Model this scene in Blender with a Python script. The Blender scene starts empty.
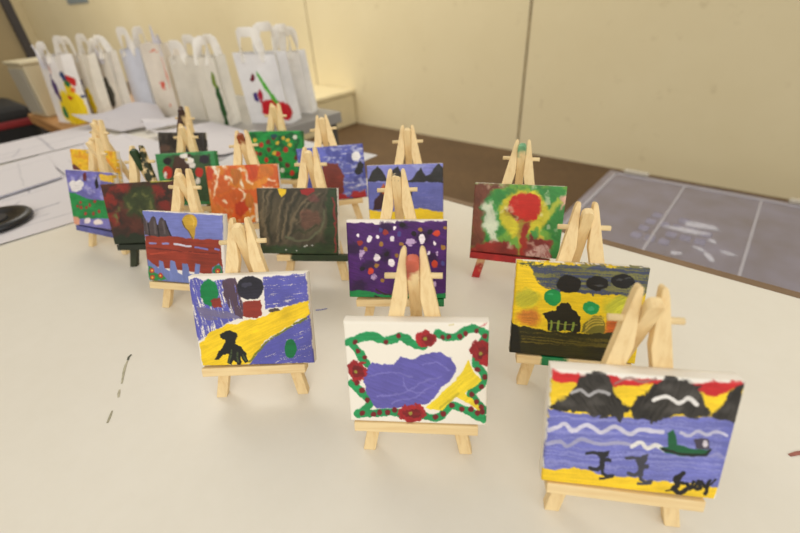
import bpy, bmesh, math, random
import numpy as np
from mathutils import Matrix, Vector

scene = bpy.context.scene
COL = scene.collection
random.seed(7)
TZ = 0.75                      # table top height (m)

# ------------------------------------------------------------------ helpers
def lin(c):
    c = np.asarray(c, float) / 255.0
    return np.where(c <= 0.04045, c / 12.92, ((c + 0.055) / 1.055) ** 2.4)

def rgba(c):
    l = lin(c)
    return (float(l[0]), float(l[1]), float(l[2]), 1.0)

def tag(o, label=None, cat=None, group=None, kind=None):
    if label: o['label'] = label
    if cat: o['category'] = cat
    if group: o['group'] = group
    if kind: o['kind'] = kind
    return o

def empty(name, loc, rz=0.0):
    o = bpy.data.objects.new(name, None)
    o.empty_display_size = 0.02
    COL.objects.link(o)
    o.location = loc
    o.rotation_euler = (0, 0, rz)
    return o

def obj_bm(name, bm, mat, parent=None, smooth=False):
    me = bpy.data.meshes.new(name)
    bmesh.ops.recalc_face_normals(bm, faces=bm.faces)
    bm.to_mesh(me)
    bm.free()
    if smooth:
        for p in me.polygons: p.use_smooth = True
    if mat: me.materials.append(mat)
    o = bpy.data.objects.new(name, me)
    COL.objects.link(o)
    if parent: o.parent = parent
    return o

def bevel(bm, w, seg=2):
    bmesh.ops.bevel(bm, geom=list(bm.edges), offset=w, segments=seg, affect='EDGES', profile=0.5)

def add_box(bm, lo, hi):
    vs = [bm.verts.new((x, y, z)) for x in (lo[0], hi[0]) for y in (lo[1], hi[1]) for z in (lo[2], hi[2])]
    for f in ((0, 1, 3, 2), (4, 6, 7, 5), (0, 4, 5, 1), (2, 3, 7, 6), (0, 2, 6, 4), (1, 5, 7, 3)):
        bm.faces.new([vs[i] for i in f])
    return vs

def box_obj(name, lo, hi, mat, parent=None, bev=0.0, seg=2):
    bm = bmesh.new()
    add_box(bm, lo, hi)
    if bev: bevel(bm, bev, seg)
    return obj_bm(name, bm, mat, parent)

def prism(bm, pts2, fn, a, b):
    """pts2 outline; fn(p, t) -> 3D for thickness coordinate t in (a, b)"""
    lo = [bm.verts.new(fn(p, a)) for p in pts2]
    hi = [bm.verts.new(fn(p, b)) for p in pts2]
    n = len(pts2)
    bm.faces.new(lo); bm.faces.new(hi[::-1])
    for i in range(n):
        bm.faces.new([lo[i], lo[(i + 1) % n], hi[(i + 1) % n], hi[i]])

def tube(bm, pts, r, seg=10, cap=True, flat=None):
    pts = [Vector(p) for p in pts]
    rings = []
    up = Vector((0, 0, 1))
    for i, p in enumerate(pts):
        d = (pts[min(i + 1, len(pts) - 1)] - pts[max(i - 1, 0)]).normalized()
        a = d.cross(up)
        if a.length < 1e-3: a = d.cross(Vector((0, 1, 0)))
        a.normalize()
        b = a.cross(d).normalized()
        ra, rb = (r, r) if flat is None else flat
        rings.append([bm.verts.new(p + a * ra * math.cos(t) + b * rb * math.sin(t))
                      for t in [2 * math.pi * k / seg for k in range(seg)]])
    for i in range(len(rings) - 1):
        for k in range(seg):
            bm.faces.new([rings[i][k], rings[i][(k + 1) % seg], rings[i + 1][(k + 1) % seg], rings[i + 1][k]])
    if cap:
        bm.faces.new(rings[0][::-1]); bm.faces.new(rings[-1])

# ------------------------------------------------------------------ materials
def new_mat(name):
    m = bpy.data.materials.new(name)
    m.use_nodes = True
    nt = m.node_tree
    return m, nt, nt.nodes['Principled BSDF']

def N(nt, t, **kw):
    n = nt.nodes.new(t)
    for k, v in kw.items(): setattr(n, k, v)
    return n

def mix_rgb(nt, fac, a, b):
    n = N(nt, 'ShaderNodeMix', data_type='RGBA')
    if hasattr(fac, 'links'): nt.links.new(fac, n.inputs[0])
    else: n.inputs[0].default_value = fac
    for i, v in ((6, a), (7, b)):
        if hasattr(v, 'links'): nt.links.new(v, n.inputs[i])
        else: n.inputs[i].default_value = v
    return n.outputs[2]

def noise(nt, scale, detail=3, rough=.55, coord='Object', mscale=(1, 1, 1), dist=0.0):
    tc = N(nt, 'ShaderNodeTexCoord'); mp = N(nt, 'ShaderNodeMapping')
    mp.inputs['Scale'].default_value = mscale
    nt.links.new(tc.outputs[coord], mp.inputs['Vector'])
    n = N(nt, 'ShaderNodeTexNoise')
    n.inputs['Scale'].default_value = scale
    n.inputs['Detail'].default_value = detail
    n.inputs['Roughness'].default_value = rough
    n.inputs['Distortion'].default_value = dist
    nt.links.new(mp.outputs[0], n.inputs['Vector'])
    return n.outputs['Fac']

def ramp(nt, fac, stops):
    r = N(nt, 'ShaderNodeValToRGB')
    e = r.color_ramp.elements
    while len(e) < len(stops): e.new(0.5)
    for i, (p, c) in enumerate(stops):
        e[i].position = p; e[i].color = c
    nt.links.new(fac, r.inputs[0])
    return r.outputs[0]

def bump(nt, fac, bsdf, strength=.2, dist=.001):
    b = N(nt, 'ShaderNodeBump')
    b.inputs['Strength'].default_value = strength
    b.inputs['Distance'].default_value = dist
    nt.links.new(fac, b.inputs['Height'])
    nt.links.new(b.outputs[0], bsdf.inputs['Normal'])

def simple(name, c, rough=.6, var=.06, scale=6, metal=0.0, spec=.5, bmp=0.0):
    m, nt, b = new_mat(name)
    f = noise(nt, scale, 4)
    c = np.asarray(c, float)
    col = ramp(nt, f, [(.25, rgba(np.clip(c * (1 - var), 0, 255))), (.75, rgba(np.clip(c * (1 + var), 0, 255)))])
    nt.links.new(col, b.inputs['Base Color'])
    b.inputs['Roughness'].default_value = rough
    b.inputs['Metallic'].default_value = metal
    b.inputs['Specular IOR Level'].default_value = spec
    if bmp: bump(nt, f, b, bmp)
    return m

def wood(name, axis='z', base=(238, 212, 160), dark=(224, 190, 134), paint=None, cover=.5, paint_axis=None, lo=0.0, hi=1.0, band=None, rough=.55, gscale=1.0):
    m, nt, b = new_mat(name)
    st = {'z': (260, 260, 14), 'x': (14, 260, 260), 'y': (260, 14, 260)}[axis]
    f = noise(nt, gscale, 4, .6, mscale=st, dist=.6)
    g = noise(nt, 35 * gscale, 3, .6)
    col = ramp(nt, f, [(.3, rgba(dark)), (.52, rgba(base)), (.8, rgba(np.clip(np.array(base) * 1.05, 0, 255)))])
    col = mix_rgb(nt, .22, col, ramp(nt, g, [(.3, rgba(dark)), (.7, rgba(base))]))
    b.inputs['Roughness'].default_value = rough
    if paint is not None:
        pn = noise(nt, 130, 3, .6)
        tc = N(nt, 'ShaderNodeTexCoord'); sx = N(nt, 'ShaderNodeSeparateXYZ')
        nt.links.new(tc.outputs['Generated'], sx.inputs[0])
        fac = ramp(nt, pn, [(max(0, .62 - cover * .55 - .06), (0, 0, 0, 1)), (min(1, .62 - cover * .55 + .06), (1, 1, 1, 1))]) if cover < 1 else None
        if paint_axis is not None:
            mr = N(nt, 'ShaderNodeMapRange')
            mr.inputs['From Min'].default_value = lo; mr.inputs['From Max'].default_value = hi
            ad = N(nt, 'ShaderNodeMath', operation='MULTIPLY_ADD')
            nt.links.new(pn, ad.inputs[0]); ad.inputs[1].default_value = .25; 
            nt.links.new(sx.outputs[paint_axis], ad.inputs[2])
            nt.links.new(ad.outputs[0], mr.inputs['Value'])
            if fac is not None:
                mu = N(nt, 'ShaderNodeMath', operation='MULTIPLY')
                nt.links.new(fac, mu.inputs[0]); nt.links.new(mr.outputs[0], mu.inputs[1]); fac = mu.outputs[0]
            else: fac = mr.outputs[0]
        if band:
            ad = N(nt, 'ShaderNodeMath', operation='MULTIPLY_ADD')
            nt.links.new(pn, ad.inputs[0]); ad.inputs[1].default_value = .12; nt.links.new(sx.outputs[band[0]], ad.inputs[2])
            fac = ramp(nt, ad.outputs[0], [(band[1], (0, 0, 0, 1)), (band[1] + .02, (1, 1, 1, 1)), (band[2], (1, 1, 1, 1)), (band[2] + .03, (0, 0, 0, 1))])
        pc = ramp(nt, noise(nt, 60, 2), [(.3, rgba(np.array(paint) * .8)), (.7, rgba(np.clip(np.array(paint) * 1.12, 0, 255)))])
        col = mix_rgb(nt, fac if fac is not None else 1.0, col, pc)
    nt.links.new(col, b.inputs['Base Color'])
    bump(nt, f, b, .25, .0003)
    return m

WZ = wood('pine_upright', 'z')
WX = wood('pine_crosswise', 'x')

# painted canvas: colours come from the brushwork stored on the mesh
def canvas_mat():
    m, nt, b = new_mat('painted_canvas')
    at = N(nt, 'ShaderNodeAttribute', attribute_name='paint')
    nt.links.new(at.outputs['Color'], b.inputs['Base Color'])
    r = N(nt, 'ShaderNodeMapRange')
    r.inputs['To Min'].default_value = .85; r.inputs['To Max'].default_value = .42
    nt.links.new(at.outputs['Alpha'], r.inputs['Value'])
    nt.links.new(r.outputs[0], b.inputs['Roughness'])
    b.inputs['Specular IOR Level'].default_value = .4
    bump(nt, noise(nt, 1600, 2), b, .12, .0003)
    return m
MC = canvas_mat()
M_BACK = simple('raw_canvas_back', (226, 220, 205), .9, .04, 80)

def paper_mat(name='drawn_paper'):
    m, nt, b = new_mat(name)
    at = N(nt, 'ShaderNodeAttribute', attribute_name='paint')
    nt.links.new(at.outputs['Color'], b.inputs['Base Color'])
    b.inputs['Roughness'].default_value = .8
    b.inputs['Specular IOR Level'].default_value = .2
    return m
MP = paper_mat()

# ------------------------------------------------------------------ numpy paint box
_rng = {}
def vnoise(x, y, seed):
    if seed not in _rng: _rng[seed] = np.random.RandomState(seed).rand(64, 64)
    L = _rng[seed]
    xi = np.floor(x).astype(int); yi = np.floor(y).astype(int)
    fx = x - xi; fy = y - yi
    fx = fx * fx * (3 - 2 * fx); fy = fy * fy * (3 - 2 * fy)
    a = L[xi % 64, yi % 64]; b = L[(xi + 1) % 64, yi % 64]
    c = L[xi % 64, (yi + 1) % 64]; d = L[(xi + 1) % 64, (yi + 1) % 64]
    return (a * (1 - fx) + b * fx) * (1 - fy) + (c * (1 - fx) + d * fx) * fy

def fbm(x, y, seed, o=3):
    s = 0; a = .5; t = 0
    for k in range(o):
        s = s + a * vnoise(x * 2 ** k, y * 2 ** k, seed + k * 17); t += a; a *= .5
    return s / t

def homog(q):
    src = [(0, 0), (1, 0), (1, 1), (0, 1)]
    A = []; B = []
    for (u, v), (x, y) in zip(src, q):
        A.append([u, v, 1, 0, 0, 0, -u * x, -v * x]); B.append(x)
        A.append([0, 0, 0, u, v, 1, -u * y, -v * y]); B.append(y)
    return np.append(np.linalg.solve(np.array(A, float), np.array(B, float)), 1).reshape(3, 3)

class Paint:
    """A small brush-and-palette rasteriser working in the sketch units of one picture."""
    def __init__(s, nx, ny, quad, seed, base=(240, 235, 224), painted=0.0):
        s.nx, s.ny, s.seed = nx, ny, seed
        u, v = np.meshgrid(np.linspace(0, 1, nx), np.linspace(0, 1, ny))
        H = homog(quad)
        w = H[2, 0] * u + H[2, 1] * v + H[2, 2]
        s.X = (H[0, 0] * u + H[0, 1] * v + H[0, 2]) / w
        s.Y = (H[1, 0] * u + H[1, 1] * v + H[1, 2]) / w
        s.C = np.ones((ny, nx, 3)) * np.array(base, float)
        s.A = np.ones((ny, nx)) * painted
        s.Hh = np.zeros((ny, nx))
        s.k = seed * 131
        (x0, y0), (x1, y1) = quad[0], quad[1]
        s.unit = math.hypot(x1 - x0, y1 - y0) / 400.0     # 1 unit = 1/400 of the width
    def nxt(s):
        s.k += 7; return s.k % 100000
    def warped(s, amp, wl=28):
        if not amp: return s.X, s.Y
        wl *= s.unit; a, b = s.nxt(), s.nxt()
        amp *= s.unit
        w2 = wl / 5.5
        return (s.X + amp * 2 * (fbm(s.X / wl, s.Y / wl, a) - .5) + amp * .7 * (fbm(s.X / w2, s.Y / w2, a + 3) - .5),
                s.Y + amp * 2 * (fbm(s.X / wl, s.Y / wl, b) - .5) + amp * .7 * (fbm(s.X / w2, s.Y / w2, b + 3) - .5))
    def streak(s, ang, wl=5, ln=60):
        c, n = math.cos(math.radians(ang)), math.sin(math.radians(ang))
        wl *= s.unit; ln *= s.unit
        p = s.X * c + s.Y * n; q = -s.X * n + s.Y * c
        k = s.nxt()
        wb = 14 * s.unit
        q = q + wb * .5 * (fbm(p / (wb * 4), q / (wb * 3), k + 5) - .5)
        return .72 * fbm(p / ln, q / wl, k, 3) + .28 * fbm(s.X / (2.2 * s.unit), s.Y / (2.2 * s.unit), k + 9, 2)
    def apply(s, m, col, var=.12, ang=0, dry=0.0, h=.6, alpha=1.0, wl=3.2, ln=42):
        st = s.streak(ang, wl, ln)
        if dry: m = m * np.clip((st - (.5 + (dry - .62) * .62)) * 9 + .5, 0, 1)
        m = (m * alpha)[..., None]
        lo = fbm(s.X / (60 * s.unit), s.Y / (60 * s.unit), s.nxt(), 3)
        c = np.array(col, float); g_ = c.mean(); c = g_ + (c - g_) * .93
        c = c * (1 + var * 1.9 * (st - .5) + var * 1.5 * (lo - .5))[..., None]
        s.C = s.C * (1 - m) + c * m
        s.A = np.maximum(s.A, m[..., 0])
        s.Hh = s.Hh * (1 - m[..., 0] * .6) + m[..., 0] * h * (.5 + st)
    def poly(s, col, pts, warp=5, soft=2.0, wlen=28, **kw):
        X, Y = s.warped(warp, wlen)
        P = np.array(pts, float); ins = np.zeros(X.shape, bool); d = np.full(X.shape, 1e9)
        for i in range(len(P)):
            a, b = P[i], P[(i + 1) % len(P)]
            e = b - a
            t = np.clip(((X - a[0]) * e[0] + (Y - a[1]) * e[1]) / max(e @ e, 1e-9), 0, 1)
            d = np.minimum(d, np.hypot(X - a[0] - t * e[0], Y - a[1] - t * e[1]))
            if a[1] != b[1]:
                cnd = (a[1] > Y) != (b[1] > Y)
                ins ^= cnd & (X < (b[0] - a[0]) * (Y - a[1]) / (b[1] - a[1]) + a[0])
        sd = np.where(ins, d, -d)
        s.apply(np.clip(sd / (soft * s.unit) + .5, 0, 1), col, **kw)
    def ell(s, col, cx, cy, rx, ry=None, rot=0, warp=4, soft=2.0, **kw):
        ry = ry or rx
        X, Y = s.warped(warp)
        c, n = math.cos(math.radians(rot)), math.sin(math.radians(rot))
        p = ((X - cx) * c + (Y - cy) * n) / rx; q = (-(X - cx) * n + (Y - cy) * c) / ry
        sd = (1 - np.hypot(p, q)) * min(rx, ry)
        s.apply(np.clip(sd / (soft * s.unit) + .5, 0, 1), col, **kw)
    def line(s, col, pts, w, warp=3, soft=2.0, **kw):
        X, Y = s.warped(warp)
        P = np.array(pts, float); d = np.full(X.shape, 1e9)
        for i in range(len(P) - 1):
            a, b = P[i], P[i + 1]; e = b - a
            t = np.clip(((X - a[0]) * e[0] + (Y - a[1]) * e[1]) / max(e @ e, 1e-9), 0, 1)
            d = np.minimum(d, np.hypot(X - a[0] - t * e[0], Y - a[1] - t * e[1]))
        s.apply(np.clip((w / 2 - d) / (soft * s.unit) + .5, 0, 1), col, **kw)
    def wash(s, col, lo, hi, wl=40, warp=0, ang=0, **kw):
        X, Y = s.warped(warp)
        n = fbm(X / (wl * s.unit), Y / (wl * s.unit), s.nxt())
        s.apply(np.clip((n - lo) / (hi - lo), 0, 1), col, ang=ang, **kw)
    def smudge(s, amp, wl, n=1):
        """drag the wet paint about along a curling flow"""
        for _ in range(n):
            a, b = s.nxt(), s.nxt()
            wl_ = wl * s.unit; k = amp * s.unit
            px = abs(s.X[0, -1] - s.X[0, 0]) / (s.nx - 1); py = abs(s.Y[-1, 0] - s.Y[0, 0]) / (s.ny - 1)
            I, J = np.meshgrid(np.arange(s.ny), np.arange(s.nx), indexing='ij')
            ii = np.clip(I + (k * 2 * (fbm(s.X / wl_, s.Y / wl_, a, 4) - .5) / py), 0, s.ny - 1).astype(int)
            jj = np.clip(J + (k * 2 * (fbm(s.X / wl_, s.Y / wl_, b, 4) - .5) / px), 0, s.nx - 1).astype(int)
            s.C = s.C * .25 + s.C[ii, jj] * .75
            s.Hh = s.Hh[ii, jj]
    def all(s, col, **kw):
        s.apply(np.ones(s.X.shape), col, **kw)

def crop(quad, x0, y0, k):
    return [((x - x0) * k, (y - y0) * k) for x, y in quad]

def smooth_path(pts, n=6):
    out = []
    P = [pts[0]] + list(pts) + [pts[-1]]
    for i in range(1, len(P) - 2):
        p0, p1, p2, p3 = [np.array(P[i + j], float) for j in (-1, 0, 1, 2)]
        for k in range(n):
            t = k / n
            out.append(tuple(.5 * ((2 * p1) + (-p0 + p2) * t + (2 * p0 - 5 * p1 + 4 * p2 - p3) * t * t + (-p0 + 3 * p1 - 3 * p2 + p3) * t ** 3)))
    out.append(pts[-1])
    return out

# ------------------------------------------------------------------ the pictures on the canvases
def pic_mountain_sea():
    p = Paint(300, 242, crop([(552, 368), (745.6, 383), (717, 500), (541, 480)], 530, 350, 2.913), 1)
    p.poly((250, 208, 35), [(64, 80), (628, 110), (600, 215), (52, 190)], ang=4)
    p.poly((205, 38, 42), [(66, 55), (150, 66), (230, 72), (380, 84), (490, 92), (622, 98), (600, 112), (545, 135), (490, 120), (375, 95), (240, 102), (160, 85), (90, 90), (66, 80)], ang=4)
    p.poly((108, 112, 190), [(52, 168), (150, 185), (290, 190), (400, 192), (520, 192), (600, 205), (578, 320), (545, 402), (420, 386), (260, 372), (130, 345), (36, 348)], ang=4, var=.16, ln=120)
    p.poly((150, 152, 212), [(50, 180), (560, 210), (560, 390), (40, 340)], ang=4, dry=.7, alpha=.6, ln=150)
    k = (48, 45, 42)
    p.poly(k, [(60, 165), (75, 145), (115, 118), (150, 72), (185, 64), (225, 70), (250, 130), (290, 165), (268, 205), (230, 185), (200, 192), (160, 175), (110, 178)], ang=60, var=.6, warp=10)
    p.poly(k, [(290, 165), (330, 125), (370, 90), (420, 82), (470, 87), (495, 110), (505, 150), (520, 180), (490, 205), (440, 190), (390, 202), (350, 207), (300, 192)], ang=120, var=.6, warp=10)
    p.poly(k, [(518, 192), (560, 150), (600, 108), (627, 96), (612, 180), (598, 212), (560, 205)], ang=120, var=.6, warp=8)
    p.wash((105, 100, 95), .62, .8, 25, alpha=.0)
    for x, y in ((100, 150), (190, 150), (215, 110), (350, 160), (420, 170), (400, 110), (470, 130), (580, 170)):
        p.ell((92, 88, 84), x, y, 22, 12, warp=10, soft=10, alpha=.6)
    p.smudge(7, 22, 1)
    p.line((165, 163, 165), smooth_path([(125, 122), (150, 112), (172, 128), (200, 115), (232, 126)]), 9)
    p.line((226, 222, 218), smooth_path([(360, 142), (400, 134), (432, 152), (460, 138), (486, 156)]), 12)
    p.line((150, 118, 112), smooth_path([(250, 92), (290, 78), (322, 92), (370, 82)]), 7, alpha=.8)
    w = (216, 212, 226)
    p.line(w, smooth_path([(52, 228), (80, 218), (102, 212), (130, 230), (170, 215), (210, 235), (250, 220), (290, 240), (330, 228), (390, 238)]), 12, alpha=.9)
    p.line(w, smooth_path([(440, 238), (465, 248), (490, 236), (515, 246), (545, 236), (575, 246)]), 9, alpha=.8)
    p.line((170, 168, 196), smooth_path([(48, 270), (90, 264), (110, 276), (150, 258), (200, 272), (250, 266), (300, 275)]), 11, alpha=.85)
    p.line((238, 234, 230), smooth_path([(300, 278), (325, 268), (345, 284), (372, 274), (396, 290)]), 13)
    p.line((150, 150, 205), [(525, 310), (545, 302), (572, 315)], 9, alpha=.8)
    p.poly((22, 92, 55), [(380, 278), (408, 278), (404, 245), (420, 232), (428, 250), (430, 272), (480, 286), (526, 288), (518, 304), (450, 306), (398, 296)], warp=4)
    p.line((24, 34, 28), [(384, 286), (440, 303), (515, 305), (526, 290)], 8)
    p.poly((70, 62, 80), [(478, 260), (500, 254), (522, 258), (524, 286), (484, 286)], warp=3)
    p.ell((215, 205, 215), 511, 271, 8, 10, warp=4)
    p.poly((252, 208, 30), [(34, 345), (130, 342), (260, 370), (420, 382), (545, 400), (537, 440), (400, 428), (200, 402), (30, 380)], ang=4, warp=6)
    for dx, dy, c in ((0, 0, (36, 38, 46)), (114, 16, (66, 66, 78))):
        def sh(l): return [(x + dx, y + dy) for x, y in l]
        p.poly(c, sh([(200, 292), (236, 288), (232, 306), (224, 312), (240, 316), (238, 324), (222, 326), (220, 346), (200, 346), (206, 318), (196, 304)]), warp=5)
        for l, wd in (([(168, 297), (185, 295), (206, 300)], 9), ([(210, 335), (194, 346), (176, 342)], 11), ([(210, 340), (212, 360), (224, 368), (242, 366)], 9), ([(205, 371), (240, 370)], 7)):
            p.line(c, sh(l), wd)
    k = (22, 20, 22)
    for l, wd in (([(446, 358), (426, 372), (432, 388), (420, 400), (438, 416), (456, 404)], 15), ([(430, 388), (450, 386)], 10), ([(458, 388), (466, 404), (478, 382)], 10),
                  ([(482, 398), (492, 384), (500, 402), (488, 404)], 11), ([(504, 384), (514, 400), (526, 380), (516, 412), (510, 418)], 10), ([(530, 392), (544, 376)], 5)):
        p.line(k, l, wd, warp=4)
    p.ell(k, 420, 434, 8, 7)
    p.ell(k, 434, 372, 10, 12, warp=6); p.ell(k, 470, 398, 8, 7, warp=6)
    p.line(k, [(398, 412), (420, 404)], 4)
    return p

def pic_rose_border():
    p = Paint(300, 242, crop([(343.7, 321.7), (488.5, 324), (484.7, 424.4), (352, 420.6)], 330, 300, 3.135), 2, (240, 233, 219))
    g = (32, 150, 84)
    for pts in ([(62, 130), (100, 120), (140, 112), (165, 124), (200, 122), (230, 116), (258, 138), (292, 148)],
                [(340, 104), (370, 118), (400, 114), (430, 98), (460, 94), (490, 112)],
                [(486, 110), (470, 150), (455, 200), (480, 238), (466, 270), (438, 290), (455, 318), (478, 342)],
                [(70, 130), (95, 165), (122, 200)], [(72, 262), (98, 286), (130, 318), (100, 350)],
                [(92, 354), (150, 352), (200, 348), (242, 358)], [(300, 360), (345, 364), (380, 328), (430, 345), (476, 370)]):
        p.line(g, smooth_path(pts), 24, warp=5, var=.15)
    p.poly((96, 90, 172), [(106, 225), (135, 200), (205, 202), (222, 178), (260, 190), (300, 174), (342, 165), (380, 182), (398, 208), (385, 242), (350, 280), (312, 324), (250, 336), (150, 340), (132, 310), (108, 255)], warp=7, ang=20, var=.12)
    for pts in ([(120, 240), (180, 225), (260, 240)], [(150, 300), (230, 290), (300, 250), (350, 240)], [(290, 200), (340, 195), (370, 220)], [(200, 320), (270, 300), (330, 260)], [(230, 240), (245, 280), (300, 290)]):
        p.line((126, 120, 196), smooth_path(pts), 5, warp=6, alpha=.7)
    p.poly((244, 214, 40), [(434, 190), (450, 222), (472, 250), (420, 288), (472, 338), (462, 345), (395, 300), (350, 345), (300, 334), (340, 300), (392, 250)], warp=4, ang=-40)
    p.line((200, 180, 40), [(345, 335), (400, 290)], 7, alpha=.8)
    d = (122, 24, 30)
    for x, y, r, ry in ((88, 222, 32, 30), (302, 120, 34, 28), (470, 165, 30, 40), (255, 350, 42, 28)):
        p.ell((160, 30, 36), x, y, r, ry, warp=14, var=.25, ang=60)
        p.ell((122, 22, 28), x + 3, y + 3, r * .6, ry * .6, warp=10, var=.3)
        p.ell((150, 140, 50), x - 2, y + 2, 6, warp=2)
    p.ell((178, 30, 40), 490, 190, 14, 18, warp=8)
    p.line((178, 40, 48), [(462, 92), (480, 80), (494, 68)], 6, alpha=.5, dry=.5)
    for x, y in ((178, 131), (218, 112), (82, 132), (92, 160), (112, 180), (352, 116), (372, 116), (405, 114), (424, 106), (455, 98), (482, 114), (458, 218), (480, 240), (472, 270), (440, 293), (455, 316), (470, 332), (88, 258), (104, 284),
                 (122, 312), (106, 354), (140, 356), (160, 350), (185, 351), (206, 342), (330, 363), (355, 354), (380, 326), (410, 338), (438, 340), (458, 350), (474, 346)):
        p.ell(d, x, y, 7.5 if y < 200 else 8.5, warp=2)
    p.smudge(3, 12, 1)
    p.line((214, 196, 120), [(372, 82), (386, 80)], 4, alpha=.6)
    return p

def pic_black_flower():
    p = Paint(300, 242, crop([(189, 277), (306, 272), (313, 363), (201, 366.5)], 180, 260, 3.55), 3, (236, 228, 216))
    b = (88, 88, 176)
    p.poly(b, [(38, 70), (80, 64), (150, 72), (200, 66), (228, 190), (150, 235), (112, 260), (70, 290), (54, 230)], ang=75, dry=.46, warp=8)
    p.poly(b, [(294, 62), (446, 44), (452, 138), (390, 160), (345, 165), (300, 172)], ang=-10, dry=.34, warp=6)
    p.poly(b, [(456, 188), (472, 362), (245, 372), (255, 350), (300, 290), (400, 230)], ang=-20, dry=.26, warp=4)
    p.poly((84, 62, 78), [(150, 72), (197, 62), (210, 110), (228, 160), (222, 205), (190, 205), (166, 150)], ang=80, dry=.35, warp=6)
    p.poly((112, 104, 140), [(60, 168), (165, 178), (222, 205), (100, 212), (70, 195)], ang=10, dry=.45)
    p.ell((0, 124, 62), 107, 115, 31, 47, warp=6)
    p.poly((140, 46, 32), [(108, 142), (142, 130), (152, 166), (118, 166)], warp=5)
    p.poly((148, 48, 34), [(224, 150), (284, 138), (290, 195), (272, 206), (226, 196)], warp=6)
    p.ell((36, 34, 48), 250, 97, 47, 42, warp=5, var=.3)
    p.ell((74, 72, 92), 238, 84, 20, 8, warp=8, alpha=.6)
    p.ell((78, 64, 52), 333, 177, 22, 9, warp=6)
    p.poly((246, 204, 22), [(452, 140), (456, 188), (380, 232), (300, 285), (248, 366), (200, 374), (80, 376), (72, 296), (112, 255), (165, 230), (200, 225), (235, 210), (265, 212), (320, 185), (390, 160)], warp=6, ang=-25)
    p.line((112, 118, 40), [(246, 360), (300, 290), (390, 236), (446, 204)], 7, dry=.4, warp=4)
    k = (26, 27, 24)
    p.ell(k, 174, 268, 28, 18, warp=6)
    p.poly(k, [(160, 280), (192, 280), (194, 300), (216, 312), (236, 338), (243, 360), (230, 364), (214, 340), (218, 360), (202, 374), (190, 356), (176, 374), (166, 364), (170, 335), (156, 338), (138, 350), (124, 352), (134, 328), (154, 306)], warp=6)
    for l in ([(180, 320), (172, 366)], [(200, 330), (204, 362)], [(222, 338), (234, 358)]):
        p.line((64, 78, 44), l, 7, dry=.4)
    p.smudge(3, 12, 1)
    p.ell((6, 118, 62), 390, 313, 20, 34, rot=6, warp=4)
    return p

def pic_dark_house():
    p = Paint(300, 242, crop([(518.3, 261.8), (651, 267.4), (635.2, 364.3), (508, 353.5)], 500, 250, 3.556), 4, (236, 198, 20), 1.0)
    p.all((236, 198, 20), ang=3)
    p.poly((118, 116, 66), [(105, 50), (537, 62), (526, 150), (480, 158), (380, 152), (280, 148), (200, 140), (140, 112)], ang=3, warp=10, var=.2)
    p.poly((62, 70, 96), [(108, 52), (537, 64), (526, 150), (380, 154), (200, 142), (130, 105)], ang=3, dry=.6, warp=10, ln=130)
    p.poly((50, 66, 40), [(70, 45), (160, 47), (155, 56), (80, 54)], dry=.5)
    p.ell((196, 188, 40), 100, 172, 42, 36, warp=10, soft=12, ang=-30, var=.2)
    p.ell((188, 186, 44), 430, 205, 62, 42, warp=10, soft=14, ang=-30, var=.25)
    p.ell((186, 112, 34), 105, 242, 42, 30, warp=16, soft=16, var=.3)
    p.ell((196, 92, 30), 402, 272, 36, 24, warp=14, soft=12, var=.3)
    k = (22, 21, 20)
    for x, y, rx, ry in ((245, 120, 43, 31), (345, 117, 40, 26), (437, 106, 41, 26)):
        p.ell(k, x, y, rx, ry, warp=5, var=.3)
    for x, y in ((350, 122), (420, 100), (455, 96)): p.ell((78, 80, 84), x, y, 14, 4, warp=6, alpha=.7)
    p.ell((16, 140, 66), 187, 166, 31, 28, warp=3); p.ell((70, 180, 110), 180, 156, 10, 4, warp=4, alpha=.7)
    p.ell((20, 146, 74), 323, 204, 27, 24, warp=4); p.ell((70, 180, 120), 322, 204, 9, 9, warp=4, alpha=.7)
    p.poly((118, 110, 34), [(286, 292), (300, 262), (330, 232), (356, 232), (372, 262), (366, 300)], warp=5)
    for o in (0, 14, 28, 42): p.line((188, 162, 52), smooth_path([(296 + o * .4, 290 - o), (330, 268 - o * .7), (366, 262 - o * .5)]), 5)
    p.poly((48, 46, 14), [(36, 262), (60, 268), (160, 284), (290, 296), (430, 292), (470, 310), (445, 408), (370, 400), (26, 370)], ang=5, var=.35, warp=5, ln=160)
    p.poly((96, 84, 22), [(70, 290), (440, 320), (436, 350), (70, 330)], ang=5, dry=.66, ln=180)
    p.poly((24, 24, 12), [(36, 258), (64, 268), (68, 366), (26, 368)], warp=4)
    p.smudge(5, 24, 1)
    p.poly((30, 28, 16), [(154, 224), (196, 210), (216, 188), (240, 190), (250, 205), (286, 236), (286, 290), (168, 284), (168, 255)], warp=7)
    for o in range(4): p.line((124, 146, 52), [(182 + o * 26, 252 + o * 2), (178 + o * 26, 284)], 8, dry=.25)
    p.line((150, 150, 60), [(170, 258), (272, 266)], 4, alpha=.7)
    return p

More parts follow.
